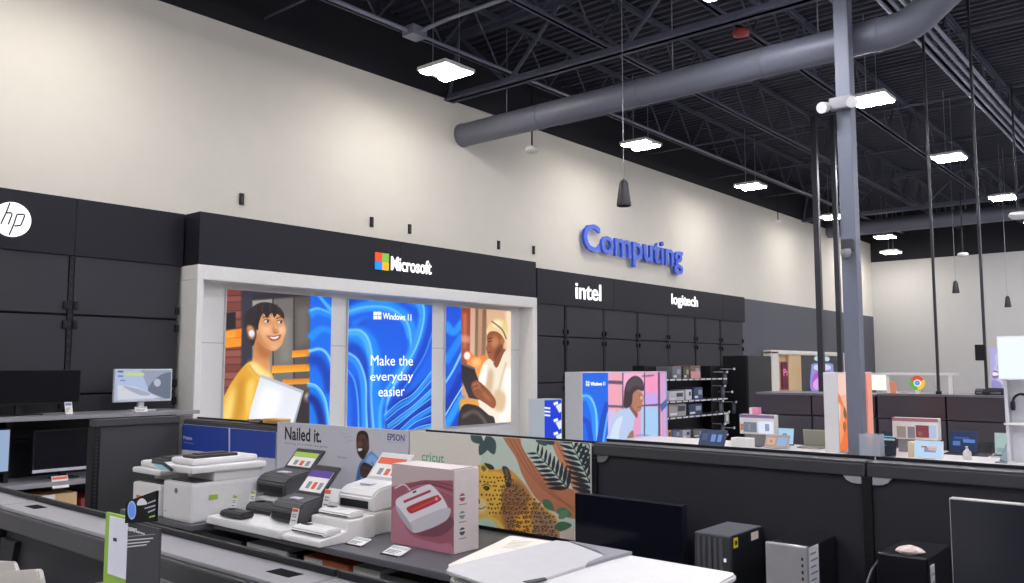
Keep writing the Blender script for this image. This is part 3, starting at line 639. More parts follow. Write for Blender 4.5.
# ============================================================ LEFT WALL MONITORS AND BOXES
def monitor(label, x0, x1, z0, z1, y, zb, screen, foot_w=.24, bez=BLACK, th=.04, cat='monitor', name='monitor'):
    """screen facing -Y, standing on zb"""
    xc = (x0+x1)/2
    t = thing(name, label, cat, (xc, y+.08, zb))
    MB().box(x0, y, z0, x1, y+th, z1, bez, .006).build('housing', t)
    m = MB().box(x0+.012, y-.002, z0+.02, x1-.012, y, z1-.012, screen); m.build('screen', t)
    MB().box(xc-.03, y+th, zb+.01, xc+.03, y+th+.04, (z0+z1)/2, bez, .005).build('neck', t)
    MB().prism([(xc-foot_w/2, y-.02), (xc+foot_w/2, y-.02), (xc+foot_w/2-.04, y+.16), (xc-foot_w/2+.04, y+.16)], zb, zb+.012, bez, 'Z').build('foot', t)
    return t
DEAD = mat('0a0b13', .2, 0, .15)
t = monitor('wide dark monitor switched off on the left wall shelf', 2.62, 3.71, 1.335, 1.675, 8.8, 1.238, DEAD, .4)
t = monitor('lit monitor showing a pale picture beside the white picture wall', 4.045, 4.67, 1.335, 1.68, 8.8, 1.238, lit('b8c4de', .9), .26, mat('c8cad0', .4))
a = Art({'Y': 8.797}, (4.06, 4.655, 1.36, 1.665), (0, 300, 3.992), glow=.9, raster=120); a.bg('b3c3e6')
a.P([(455, 270), (700, 270), (700, 420), (450, 420)], 'b3c3e6'); a.P([(560, 275), (692, 275), (690, 400), (620, 400), (590, 350)], '9aa4b8'); a.P([(470, 340), (540, 345), (640, 390), (470, 400)], 'd4d8e2')
a.S([(590, 360), (620, 315), (660, 292), (690, 300), (690, 400), (640, 385)], '6c7488'); a.S([(490, 345), (540, 352), (600, 375), (560, 380)], 'a9afbe'); a.blob(628, 330, 14, 16, 'b9c2d6')
a.P([(498, 290), (575, 291), (575, 302), (498, 301)], 'cfe07a'); a.P([(470, 282), (492, 283), (492, 290), (470, 289)], '56607a'); a.P([(470, 300), (492, 301), (492, 308), (470, 307)], '7a86a4'); a.P([(480, 318), (500, 319), (500, 324), (480, 323)], '7a86a4')
a.build('screen_picture', t)
monitor('narrow lit screen with blue page on the lower left shelf', 2.6, 3.06, .72, 1.13, 8.7, .625, lit('a9c0e6', .75), .2)
t = monitor('dark all-in-one computer with silver chin on the lower left shelf', 3.25, 3.85, .70, 1.1, 8.68, .625, DEAD, .26, name='all_in_one_computer', cat='computer')
lab(MB().box(3.25, 8.672, .70, 3.85, 8.68, .728, mat('c5c8d0', .35)).build('chin', t), 'silver chin bar')
def tag_card(x, y, z, w, h, label, axis='Y', top=None, tilt=.35, name='price_tag'):
    """small shelf price card leaning back; axis = the direction it faces (-Y or -X)"""
    t = thing(name, label, 'price tag', (x, y, z), 'shelf price cards')
    M = Matrix.Translation((x, y, z)) @ (Matrix.Identity(4) if axis == 'Y' else Matrix.Rotation(-math.pi/2, 4, 'Z')) @ Matrix.Rotation(-tilt, 4, 'X')
    MB().box(-w/2, 0, 0, w/2, .004, h, WHITE, .001, M).build('card', t)
    m = MB(); m.box(-w/2+.006, -.0012, h*.72, w/2-.006, 0, h*.92, top or mat('b9babd', .6), 0, M)
    for k, q in enumerate((.5, .38, .26)): m.box(-w/2+.01, -.0012, h*q, w/2-.02-.01*k, 0, h*(q+.05), GREY, 0, M)
    m.build('print', t)
    MB().box(-w/2, 0, 0, w/2, .03, .004, BLACK, 0, M @ Matrix.Rotation(tilt, 4, 'X')).build('foot', t)
    return t
OR = mat('d9603c', .6); GR = mat('9dbb4a', .6); PU = mat('5a3f92', .6)
tag_card(4.21, 8.53, 1.238, .13, .06, 'white price card in front of the lit monitor on the left shelf')
tag_card(3.44, 8.49, .56, .15, .12, 'white price card clipped below the all-in-one computer', top=OR)
t = tag_card(3.54, 8.62, 1.238, .07, .13, 'small pale blue card standing right of the wide dark monitor', top=mat('6f86b8', .6))
def carton(label, x0, y0, z0, x1, y1, z1, mt, accents=(), name='carton', cat='box', group=None, bev=.003):
    t = thing(name, label, cat, ((x0+x1)/2, (y0+y1)/2, z0), group)
    MB().box(x0, y0, z0, x1, y1, z1, mt, bev).build('body', t)
    if accents:
        m = MB()
        for ac in accents: m.box(*ac)
        m.build('print', t)
    return t
carton('tan cardboard carton low on the left wall shelving', 3.12, 8.56, .12, 3.62, 9.0, .5, CARD, [(3.3, 8.558, .3, 3.42, 8.56, .5, WHITE)])
carton('dark red carton low on the left wall shelving', 3.66, 8.56, .12, 4.1, 9.0, .43, mat('7d1f28', .6), [(3.7, 8.558, .32, 4.0, 8.56, .37, WHITE2)])

# ============================================================ BOARDS ON THE GONDOLA
def board(label, y0, y1, z0, z1, base, draw=None, frame=None, th=.012):
    t = thing('sign_board', label, 'sign', (GX-.02, (y0+y1)/2, z0))
    MB().box(GX-.008-th, y0, z0, GX-.008, y1, z1, mat(base, .5, noise=.01)).build('board', t)
    if draw:
        a = Art({'X': GX-.0085-th}, (-y1, -y0, z0, z1), frame, raster=int((y1-y0)*380)); a.bg(base); draw(a); a.build('print', t)
    return t
def art_blue(a):
    f = 3.37
    a.P([(30, 48), (366, 52), (366, 165), (30, 132)], '1f3f9a'); a.R([(200, 60), (200, 150)], 5, 5, 'c3c8d8', 1)
    a.T('Printers', 45, 100, 75, 88, 'dfe4f4', .02); a.R([(45, 108), (80, 114)], 3, 3, '7f93cc', 1)
board('white and royal blue header board behind the laser printers', 4.63, 5.78, .92, 1.29, 'c9cad2', art_blue, (170, 410, 3.37))
def art_epson(a):
    a.T('Nailed it.', 95, 168, 330, 82, '15161b', .022)
    a.T("Scanning. It's a whole new game.", 95, 200, 370, 184, '6c6e78', .004)
    a.T('EPSON', 752, 166, 862, 122, '2c3f86', .02); a.R([(756, 172), (860, 178)], 3, 3, '9aa2bd', 1)
    for pts in ([(455, 110), (470, 125), (490, 118)], [(475, 150), (500, 138), (524, 140)], [(480, 178), (505, 165), (530, 170)]): a.R(pts, 4, 3, 'a3a5ae', 3)
    a.T('Scanner', 432, 278, 498, 262, '8d8f99', .01); a.T('Scanner', 728, 306, 810, 292, '8d8f99', .01)
    a.S([(546, 520), (556, 370), (580, 300), (630, 248), (652, 234), (690, 270), (712, 310), (726, 520)], '5a88c6', h2='7ba8e0'); a.S([(610, 300), (645, 248), (690, 285), (690, 340), (640, 320)], '94bdf0', soft=4); a.S([(556, 400), (575, 320), (590, 310), (578, 420)], '41689f', soft=3); a.R([(650, 300), (680, 350), (690, 420)], 6, 6, '4c78b4', soft=2)
    a.S([(578, 340), (598, 304), (640, 318), (668, 345), (644, 384), (604, 404), (580, 385)], '38241e', h2='523629'); a.R([(590, 330), (630, 345), (655, 350)], 8, 6, '6d4836', soft=2)
    a.S([(552, 170), (556, 130), (574, 106), (600, 102), (622, 120), (632, 160), (634, 215), (620, 250), (604, 276), (590, 284), (572, 262), (556, 225)], '432920', h2='573629')
    a.blob(574, 185, 15, 22, '86563f', soft=4); a.blob(590, 140, 20, 12, '6d4534', soft=4); a.S([(553, 155), (564, 110), (598, 100), (624, 118), (633, 165), (620, 150), (608, 128), (582, 122), (566, 134)], '1b1210', soft=1)
    a.R([(560, 158), (575, 154)], 5, 4, '150d0b', soft=1); a.R([(588, 156), (602, 160)], 5, 4, '150d0b', soft=1); a.blob(566, 168, 6, 4, '1d1310'); a.blob(594, 169, 6, 4, '1d1310'); a.S([(574, 175), (584, 195), (566, 198)], '6a4130', soft=1.5)
    a.S([(558, 215), (580, 205), (600, 212), (612, 240), (598, 278), (578, 270), (562, 245)], '221512', soft=1.5); a.S([(562, 216), (582, 212), (592, 220), (578, 231), (565, 230)], 'f2ece4', soft=1)
    a.R([(620, 170), (626, 200)], 8, 8, '6d4434', soft=2)
board('white header board with black slogan and a laughing person in blue', 3.405, 4.615, .92, 1.356, 'c9c8d0', art_epson, (270, 415, 6.4))
def leaf(a, x, y, l, w, rot, h):
    c, s = math.cos(rot), math.sin(rot)
    a.S([(x+c*u-s*v, y+s*u+c*v) for u, v in ((0, 0), (l*.3, w*.45), (l*.65, w*.4), (l, 0), (l*.65, -w*.4), (l*.3, -w*.45))], h)
def frond(a, x0, y0, x1, y1, n, l, h):
    a.R([(x0, y0), ((x0+x1)/2+4, (y0+y1)/2), (x1, y1)], 5, 3, h); d = math.atan2(y1-y0, x1-x0)
    for k in range(n):
        t = k/(n-1); x, y = x0+(x1-x0)*t, y0+(y1-y0)*t; q = l*(1-.45*t)
        leaf(a, x, y, q, q*.22, d+.85, h); leaf(a, x, y, q, q*.22, d-.85, h)
def art_leopard(a):
    a.P([(180, -20), (600, -20), (560, 60), (470, 160), (420, 280), (180, 280)], 'e2ddd0')
    a.P([(520, -40), (1010, -40), (1010, 460), (440, 460), (470, 200)], 'c9d9cb')
    a.S([(585, -30), (660, -30), (680, 40), (740, 120), (800, 180), (900, 220), (980, 260), (980, 340), (900, 350), (820, 320), (740, 260), (680, 160), (650, 80)], 'c07a56')
    for o in (0, 18, 36): a.R([(612+o, -20), (660+o, 70), (720+o, 160+o*.4), (800+o, 240+o*.3), (910, 300+o*.6)], 4, 4, '9c5c40')
    a.S([(800, -30), (830, -30), (870, 60), (910, 120), (950, 180), (985, 250), (950, 300), (915, 250), (880, 160), (830, 70)], 'cf8f68'); a.R([(822, -10), (868, 90), (920, 180), (960, 260)], 4, 4, 'a3644a')
    for x, y, l, w, r in ((520, -20, 90, 55, 1.2), (450, -30, 70, 50, .7), (520, 0, 75, 45, 2.0)): leaf(a, x, y, l, w, r, '3d5655')
    leaf(a, 742, -30, 70, 50, .9, '37504f'); leaf(a, 830, -10, 60, 40, .3, '7d9a9a'); leaf(a, 780, -10, 50, 40, .6, '31474a')
    frond(a, 880, 215, 745, 60, 9, 88, '1c2730'); frond(a, 1000, 240, 885, -10, 11, 105, '1b252d'); frond(a, 1015, 130, 945, -40, 7, 80, '1e2a32')
    # the cat
    a.S([(470, 128), (500, 112), (530, 126), (568, 132), (604, 122), (640, 145), (690, 200), (740, 270), (800, 320), (832, 352), (842, 470), (700, 470), (620, 440), (590, 390), (540, 345), (470, 340), (440, 240)], 'd79b38', h2='eab24a')
    a.S([(590, 215), (650, 180), (705, 235), (695, 310), (640, 400), (600, 390), (580, 300)], 'a37550', soft=6); a.S([(720, 310), (800, 335), (835, 380), (835, 450), (740, 440)], 'a5866a', soft=6); a.S([(650, 340), (700, 340), (715, 430), (650, 440)], 'efb43c', soft=5)
    a.S([(470, 335), (545, 342), (590, 380), (606, 430), (560, 460), (470, 470)], 'efd060', soft=2); a.S([(470, 356), (540, 356), (570, 396), (556, 430), (520, 470), (470, 470)], 'c4dccb', soft=1.5)
    a.S([(470, 150), (490, 128), (520, 140), (560, 140), (596, 156), (602, 205), (582, 240), (584, 290), (560, 325), (520, 345), (470, 330)], 'edba40', h2='f4c95a', soft=2)
    a.S([(488, 118), (505, 106), (528, 124), (516, 150), (497, 144)], 'e8c860', soft=1); a.S([(494, 122), (506, 114), (518, 128), (506, 140)], '6e5a2a', soft=1.5); a.S([(508, 103), (540, 110), (554, 128), (530, 130)], '2c2820', soft=1); a.S([(588, 120), (612, 122), (628, 160), (624, 208), (606, 206), (600, 165)], '39332c', soft=1); a.S([(600, 130), (612, 134), (618, 165), (610, 190)], '6b5f50', soft=2)
    a.S([(504, 212), (517, 204), (534, 214), (520, 226)], '1d1712'); a.blob(517, 214, 4.5, 5, 'b9a03c'); a.blob(517, 214, 2.2, 4, '15100c'); a.R([(500, 205), (518, 196), (540, 208)], 4, 3, '3a2a18', soft=1)
    a.S([(470, 262), (496, 258), (520, 280), (512, 318), (480, 330), (470, 330)], 'f6e2a4', soft=4); a.S([(470, 262), (486, 262), (488, 282), (470, 290)], '7b4a36', soft=1); a.R([(470, 300), (495, 306), (515, 296)], 4, 3, '4a3020', soft=1)
    rnd = random.Random(3)
    for gy_ in range(15):
        for gx_ in range(22):
            x, y = 492+gx_*16+(gy_ % 2)*8+rnd.uniform(-4, 4), 145+gy_*20+rnd.uniform(-4, 4)
            if x > 832 or y > 432 or y < 150+max(0, x-610)*.93 or (x < 604 and y > 330) or (x < 540 and 190 < y < 235) or (x < 522 and y > 255): continue
            if x < 590: a.blob(x, y, 4.6, 4.0, '33241a', 8, rnd.random()*3)
            elif rnd.random() < .3: a.blob(x, y, 5, 4.2, '33241a', 8)
            else:
                a.blob(x, y, 8, 7, '33241a', 9, rnd.random()*3); a.blob(x+1.5, y+.5, 4.8, 4.2, 'b8813f', 8)
    for x, y, l, w, r, h in ((770, 265, 70, 40, .8, '4f7a55'), (830, 310, 75, 45, .35, '587f58'), (820, 390, 80, 45, -.15, '4a6f4e'), (840, 350, 60, 34, -.7, '6a9066'), (890, 400, 50, 40, .9, 'e8e0d4'), (480, 420, 70, 40, .6, '232b33')): leaf(a, x, y, l, w, r, h)
    a.P([(845, 410), (910, 385), (910, 460), (845, 460)], 'd5c5b8')
    a.T('cricut', 230, 98, 330, 58, '6db08c', .012)
    for pts, h in (([(150, -30), (190, -30), (186, 130), (150, 130)], 'c9c8d0'),):
        pass
board('illustrated header board with a spotted big cat among leaves', 2.215, 3.395, .92, 1.358, 'e0dcd2', art_leopard, (370, 440, 4.452))

# ============================================================ PRINTERS AND SCANNERS
PW = mat('dcdad8', .4); PW2 = mat('cfcdcc', .45); PD = mat('2e2e33', .4)
def mfp(label, x0, y0, z0, dx, dy, hb, hs, screen=True):
    """multifunction printer: body, output gap, scanner with document feeder, tilted touch panel"""
    t = thing('multifunction_printer', label, 'printer', (x0+dx/2, y0+dy/2, z0))
    MB().box(x0, y0, z0, x0+dx, y0+dy, z0+hb, PW, .014).build('body', t)
    MB().box(x0+dx*.3, y0+.01, z0+hb, x0+dx-.01, y0+dy-.01, z0+hb+.05, PW2, .004).build('output_housing', t)
    lab(MB().box(x0+.03, y0+.03, z0+hb-.004, x0+dx*.32, y0+dy-.03, z0+hb+.006, PD).build('output_tray', t), 'dark output tray')
    MB().box(x0-.005, y0-.005, z0+hb+.05, x0+dx, y0+dy+.005, z0+hs, PW, .01).build('scanner_bed', t)
    MB().box(x0+.03, y0+.05, z0+hs, x0+dx-.02, y0+dy*.95, z0+hs+.035, PW, .014).build('feeder_lid', t)
    lab(MB().box(x0+.05, y0+.07, z0+hs+.034, x0+dx*.7, y0+dy*.66, z0+hs+.05, PD, .006).box(x0+.09, y0+.1, z0+hs+.05, x0+dx*.6, y0+dy*.56, z0+hs+.058, CHAR, .003).build('paper_tray', t), 'dark document tray')
    M = Matrix.Translation((x0-.012, y0+dy*.8, z0+hb+.055)) @ Matrix.Rotation(-.9, 4, 'Y')
    if screen: MB().box(-.005, -.06, 0, .012, .06, .075, CHAR, .005, M).box(-.0065, -.052, .008, -.005, .052, .066, lit('9cc3d6', .6), 0, M).build('touch_panel', t)
    return t
t = mfp('white multifunction printer farthest left on the printer shelf, behind the sign card', 2.295, 4.42, ZS, .4, .3, .165, .245, False)
MB().box(2.293, 4.6, .98, 2.295, 4.67, .995, OR).build('orange_label', t)
t = mfp('larger white multifunction printer with round badge and dark document feeder', 2.3, 4.1, ZS, .44, .29, .2, .285)
MB().cyl((2.301, 4.25, 1.055), (2.297, 4.25, 1.055), .014, mat('6d6f76', .3), 18).build('round_badge', t)
MB().box(2.2985, 4.34, .94, 2.3005, 4.372, .943, GREY).build('print', t)
lab(MB().box(2.4, 4.098, 1.01, 2.45, 4.1, 1.035, GR).build('sticker', t), 'green sticker')
MB().box(2.305, 4.105, .904, 2.735, 4.385, .912, PW2).build('paper_drawer', t)

# stepped white riser for the scanners
t = thing('display_riser', 'white stepped riser under the document scanners', 'display stand', (2.7, 3.6, ZS))
MB().prism([(2.37, ZS), (2.37, .935), (2.66, .955), (2.66, 1.0), (2.74, 1.015), (2.74, 1.02), (3.05, 1.02), (3.05, ZS)], 3.42, 4.07, WHITE, 'Y', .004).build('body', t)
MB().prism([(2.375, ZS), (2.375, .925), (2.54, .95), (2.54, .992), (2.7, 1.0), (2.7, ZS)], 3.13, 3.415, WHITE, 'Y', .004).build('side_step', t)
def portable(label, x, y, z, w, d, h, mt):
    """slim bar scanner, long axis along Y"""
    t = thing('portable_scanner', label, 'scanner', (x, y, z))
    MB().prism([(x-d/2, z), (x-d/2, z+h*.55), (x-d*.3, z+h), (x+d/2, z+h), (x+d/2, z)], y-w/2, y+w/2, mt, 'Y', .006).build('body', t)
    MB().box(x-d/2-.002, y-w*.45, z+h*.2, x-d/2+.004, y+w*.45, z+h*.34, BLACK).build('paper_slot', t)
    MB().box(x-d*.1, y+w*.2, z+h, x+d*.2, y+w*.4, z+h+.004, BLACK, .001).build('button', t)
portable('small black bar scanner at the front of the lowest riser step', 2.44, 3.9, .943, .19, .085, .03, mat('26262a', .4))
portable('grey bar scanner at the back of the lowest riser step', 2.59, 3.86, .951, .23, .11, .045, mat('3b3c40', .4))
portable('low white bar scanner with black slot at the riser front corner', 2.46, 3.27, .936, .25, .1, .03, PW)
portable('low white bar scanner with black slot on the step below the tall white scanner', 2.61, 3.28, .998, .24, .09, .028, PW)
def docscan(label, x0, y0, z0, w, d, h, mt, sheet, rise, tray=PD, lean=.2):
    """desktop document scanner: sloped front body with mouth, tilted rear input tray with printed sheet; faces -X"""
    t = thing('document_scanner', label, 'scanner', (x0+d/2, y0+w/2, z0))
    MB().prism([(x0, z0), (x0, z0+h*.55), (x0+d*.18, z0+h*.82), (x0+d*.8, z0+h), (x0+d, z0+h), (x0+d, z0)], y0, y0+w, mt, 'Y', .008).build('body', t)
    lab(MB().prism([(x0-.004, z0+h*.1), (x0-.004, z0+h*.38), (x0+.02, z0+h*.42), (x0+.02, z0+h*.1)], y0+w*.1, y0+w*.9, BLACK).build('paper_mouth', t), 'black paper mouth')
    MB().box(x0+d*.3, y0+w*.35, z0+h*.88, x0+d*.5, y0+w*.65, z0+h*.94, mat('c9cbd6', .4), .002).build('label', t)
    M = Matrix.Translation((x0+d*.78, y0+w/2, z0+h*.93)) @ Matrix.Rotation(math.pi/2-.85, 4, 'Y')
    tr = MB().box(-.006, -w*.46, 0, .008, w*.46, rise, tray, .005, M).build('input_tray', t)
    m = MB().box(-.009, -w*.38, .02, -.006, w*.38, rise*.8, WHITE, 0, M).box(-.0105, -w*.38, rise*.58, -.009, w*.38, rise*.8, sheet, 0, M)
    for k in range(3): m.box(-.0105, -w*.3+k*w*.2, rise*.2, -.009, -w*.18+k*w*.2, rise*.42, (GREY, OR, GREY)[k], 0, M)
    m.build('sheet', tr)
    return t
docscan('dark grey document scanner with green-topped sheet, left and higher of two', 2.67, 3.82, 1.022, .27, .22, .12, mat('3d3e42', .4), GR, .14)
docscan('dark grey document scanner with purple-topped sheet, right and lower of two', 2.475, 3.43, .953, .23, .18, .115, mat('47484c', .4), PU, .18)
t = docscan('tall white document scanner with orange-topped sheet beside the pink box', 2.7, 3.16, 1.01, .26, .22, .125, PW, OR, .17, tray=PW2)
MB().box(2.705, 3.155, ZS+.001, 2.95, 3.41, 1.008, PW, .006).build('base_block', t)
def tent(label, x, y, z, w=.05, h=.095, top=OR):
    """clear-fronted upright tag on a small foot, faces the aisle"""
    t = thing('price_tag', label, 'price tag', (x, y, z), 'standing price tags on the scanner riser')
    M = Matrix.Translation((x, y, z)) @ Matrix.Rotation(.22, 4, 'Y')
    MB().box(0, -w/2, 0, .004, w/2, h, WHITE, .001, M).build('card', t)
    m = MB().box(-.001, -w/2+.003, h*.8, 0, w/2-.003, h*.97, top, 0, M)
    for q in (.62, .5, .3): m.box(-.001, -w*.35, h*q, 0, w*.3, h*(q+.06), GREY, 0, M)
    m.build('print', t); MB().box(x, y-w/2, z, x+.03, y+w/2, z+.003, PW2).build('foot', t)
tent('white standing tag before the grey bar scanner', 2.5, 3.67, .949, .055, .09, PW2)
tent('white standing tag with orange top before the lower dark scanner', 2.45, 3.44, .946, .05, .085)
tent('white standing tag with orange top right of the lower dark scanner', 2.6, 3.395, .998, .05, .11)
tent('white standing tag with green top beside the larger printer', 2.6, 4.03, .953, .05, .09, GR)
tent('pale standing tag with green top left of the black bar scanner', 2.5, 4.04, .949, .045, .08, GR)
tag_card(2.5, 3.06, ZS, .1, .075, 'flat white price card at the shelf edge below the white scanner', 'X', tilt=1.25)
tag_card(2.47, 2.78, ZS, .11, .085, 'flat white price card at the shelf edge below the pink box', 'X', tilt=1.25)
# pink press box
x0, y0, x1, y1, zt = 2.668, 2.584, 2.825, 2.985, 1.256
t = thing('press_box', 'white and pink retail box showing a white heat press', 'box', ((x0+x1)/2, (y0+y1)/2, ZS))
MB().box(x0, y0, ZS, x1, y1, zt, mat('dccfcb', .5), .003).build('carton', t)
a = Art({'X': x0-.001}, (-y1, -y0, ZS, zt), (370, 440, 4.452), raster=180)
a.bg('c9b4b4'); a.P([(90, 210), (170, 190), (260, 180), (370, 180), (375, 600), (90, 600)], 'a35c6c'); a.S([(100, 300), (180, 420), (300, 460), (370, 480), (372, 700), (80, 700)], 'b9798a')
for k in range(3): a.R([(160, 205+k*10), (250, 182+k*10), (370, 205+k*20)], 6, 8, ('8e4658', '7c3a4c', 'b77080')[k])
a.R([(110, 215), (150, 198), (180, 225)], 7, 6, 'e3d8d6'); a.S([(190, 410), (340, 340), (374, 380), (300, 430)], '7c4a58')
a.S([(118, 300), (116, 268), (150, 244), (250, 200), (280, 206), (320, 250), (346, 300), (350, 345), (300, 380), (220, 410), (190, 410), (160, 380), (128, 330)], 'eeebee')
a.S([(180, 375), (200, 355), (346, 300), (350, 345), (300, 380), (220, 410), (190, 408)], 'd4cfd6'); a.S([(118, 292), (180, 372), (188, 408), (160, 380), (124, 325)], 'bab6c0')
a.R([(150, 276), (270, 226)], 11, 11, 'b03a4c', 2); a.S([(168, 316), (172, 296), (290, 248), (308, 252), (310, 272), (200, 322), (180, 326)], 'c2313c'); a.R([(185, 312), (295, 264)], 8, 8, 'e0585a', 2); a.blob(296, 262, 8, 8, 'f0a0a0'); a.P([(190, 230), (206, 224), (206, 232), (191, 238)], '35333a')
a.build('front_print', t)
for k, z in enumerate((1.135, 1.06, .99)):
    m = MB(); cx_ = x0+.05
    m.cyl((cx_, y0-.0015, z), (cx_, y0, z), .017, (mat('a04a58', .6), mat('8d8a90', .6), mat('55545a', .6))[k], 14); m.box(cx_-.017, y0-.002, z, cx_+.017, y0-.0015, z+.006, WHITE)
    m.box(cx_-.02, y0-.002, z-.032, cx_+.025, y0, z-.028, GREY)
    m.build('side_icon', t)
MB().box(x0+.004, y0+.006, zt, x1-.02, y0+.02, zt+.001, PD).build('flap_edge', t)
# stock boxes below
carton('long white carton on the stock shelf below the scanners', 2.58, 3.66, .56, 2.98, 4.02, .78, mat('d8d6d6', .5), [(2.578, 3.7, .7, 2.58, 3.95, .712, GREY), (2.578, 3.7, .67, 2.58, 3.86, .68, GREY), (2.578, 3.68, .6, 2.58, 3.75, .64, OR)])
carton('black carton with white strips on the stock shelf', 2.58, 3.58, .56, 2.98, 3.64, .775, BLACK, [(2.578, 3.6, .6, 2.58, 3.62, .74, WHITE2)])
carton('orange and white carton on the stock shelf', 2.6, 3.2, .56, 2.98, 3.55, .775, mat('c8602c', .5), [(2.598, 3.4, .58, 2.6, 3.54, .77, WHITE), (2.598, 3.22, .7, 2.6, 3.38, .74, mat('8e3a1c', .5))])
carton('white carton with a dark photo on the stock shelf', 2.6, 2.98, .56, 2.98, 3.17, .78, WHITE, [(2.598, 3.0, .6, 2.6, 3.12, .72, mat('3a3f55', .5)), (2.598, 3.05, .62, 2.6, 3.1, .7, mat('9a5a3a', .5))])
carton('grey patterned carton on the stock shelf below the pink box', 2.6, 2.66, .56, 2.98, 2.94, .775, mat('5a5a62', .5), [(2.598, 2.7+k*.06, .6+.02*(k % 2), 2.6, 2.74+k*.06, .73, (WHITE2, BLACK)[k % 2]) for k in range(4)])
carton('black and white carton at the right end of the stock shelf', 2.6, 2.3, .56, 2.98, 2.62, .77, BLACK, [(2.598, 2.33, .6, 2.6, 2.42, .7, WHITE2), (2.598, 2.46, .62, 2.6, 2.58, .66, GREY)])
carton('dark box on the stock shelf left of the long white carton', 2.6, 4.1, .56, 2.98, 4.5, .77, mat('26262a', .5), [(2.598, 4.2, .64, 2.6, 4.4, .68, GREY)])
# on top of the gondola at left
carton('gold flat box lying on the gondola cap at left', 3.2, 4.66, 1.337, 3.29, 4.84, 1.365, mat('c79b55', .5), [(3.199, 4.68, 1.345, 3.2, 4.82, 1.349, mat('8a6630', .5))])
carton('thin dark box lying beside the gold box on the gondola cap', 3.2, 4.86, 1.337, 3.29, 5.02, 1.352, mat('3a3026', .5), [(3.199, 4.88, 1.341, 3.2, 5.0, 1.346, CARD)])

# ============================================================ FOREGROUND PRINTER, SIGN, DESKTOPS
def rr(x0, y0, x1, y1, r, n=5):
    return rquad([(x1, y1), (x0, y1), (x0, y0), (x1, y0)], r, n)
def rquad(q, r, n=5):
    """polygon with rounded corners"""
    out = []; m_ = len(q)
    for i in range(m_):
        c, a, b = Vector(q[i]), Vector(q[i-1]), Vector(q[(i+1) % m_])
        s0, s1 = c+(a-c).normalized()*r, c+(b-c).normalized()*r
        out += [tuple(s0*(1-t)**2 + c*2*t*(1-t) + s1*t*t) for t in [k/n for k in range(n+1)]]
    return out
WPR = mat('dad8d6', .4); WPG = mat('c4c2c2', .4); zt = 1.3
g = lambda px, py, z=zt: tuple(at(px, py, Z=z))[:2]
B_, L_, R2 = g(510, 533), g(444, 566), g(739, 571)
F_ = (L_[0]-.02, R2[1]-.03)
out = [B_, L_, F_, R2]
t = thing('office_printer', 'big white office printer with flat lid in the foreground', 'printer', ((B_[0]+F_[0])/2, (B_[1]+F_[1])/2, .9))
ins = [(B_[0]-.03, B_[1]-.06), (L_[0]+.02, L_[1]-.04), (F_[0]+.02, F_[1]+.02), (R2[0]-.03, R2[1]+.02)]
MB().prism(rquad(ins, .03), .9, 1.2, WPR, 'Z', .004).build('body', t)
MB().prism(rquad([(B_[0]-.005, B_[1]-.004), (L_[0]+.003, L_[1]-.003), (F_[0]+.003, F_[1]+.003), (R2[0]-.005, R2[1]+.005)], .03), 1.2, zt-.022, WPR, 'Z', .006).build('scanner_bed', t)
lab(MB().prism(rquad([(B_[0]-.015, B_[1]-.012), (L_[0]+.012, L_[1]-.01), (F_[0]+.012, F_[1]+.012), (R2[0]-.015, R2[1]+.015)], .03), zt-.022, zt-.018, GREY, 'Z').build('gap_shade', t), 'grey shadow gap strip')  # grey strip: shade of the gap under the lid, put in as colour
MB().prism(rquad(out, .022), zt-.018, zt-.004, WPR, 'Z', .004).build('lid', t)
MB().prism(rquad([g(512, 535), g(448, 564), g(450, 567.5), g(556, 541.5)], .008), zt-.004, zt-.001, mat('e6ddd0', .5), 'Z').build('paper_guide', t)
m = MB()
for k in range(6):
    a0, a1 = g(512-k*2, 540.5+k*1.3), g(533-k*3.5, 541.5+k*1.3); d = Vector((a1[0]-a0[0], a1[1]-a0[1])); n_ = Vector((-d.y, d.x)).normalized()*.0025
    m.prism([a0, a1, (a1[0]+n_.x, a1[1]+n_.y), (a0[0]+n_.x, a0[1]+n_.y)], zt-.001, zt-.0005, mat('b9b0a6', .6), 'Z')
m.build('print', t)
lab(MB().prism(rquad([g(556, 541), g(569, 542.5), g(604, 556), g(586, 566), g(527, 585), g(500, 590), g(446, 571.5), g(449, 567)], .004), zt-.004, zt+.002, WPG, 'Z', .001).build('feeder_cover', t), 'pale grey feeder cover')
lab(MB().prism([g(569.5, 542), g(632, 553), g(611, 558.5), g(586, 566), g(588, 563.5), g(605, 556.5), g(598, 552)], zt-.0035, zt+.003, mat('85858c', .5), 'Z').build('notch', t), 'dark grey notch beside the feeder cover')
lab(MB().prism([g(523, 583), g(545, 579), g(547, 581), g(530, 585)], zt+.001, zt+.0035, DARK, 'Z').build('latch', t), 'small black latch')

# ink sign
t = thing('shelf_sign', 'small black and grey sign card with green-edged side panel at lower left', 'sign', (.62, 1.27, 1.05))
MB().box(.605, 1.17, 1.05, .66, 1.375, 1.056, BLACK, .001).build('foot', t)
lab(MB().box(.62, 1.19, 1.056, .624, 1.285, 1.4675, mat('3f4044', .6, 0, .2)).build('grey_panel', t), 'grey panel with white lines')
MB().prism([(1.287, 1.465), (1.287, 1.497), (1.195, 1.522), (1.195, 1.478)], .616, .62, mat('0b0c10', .6, 0, .15), 'X').build('black_flag', t)
a = Art({'X': .6158}, (-1.287, -1.195, 1.3, 1.53), (90, 430, 5.3))
a.blob(222, 425, 23, 50, '8fb4ee', 16); a.blob(222, 425, 18, 42, '5f8fe0', 16); a.S([(250, 398), (255, 375), (275, 362), (292, 370), (302, 385), (300, 394), (275, 398)], 'd9d9dc')
for y, x_ in ((385, 305), (412, 290), (432, 308)): a.R([(x_, y+4), (352, y-14)], 7, 7, 'a9abb2', 1)
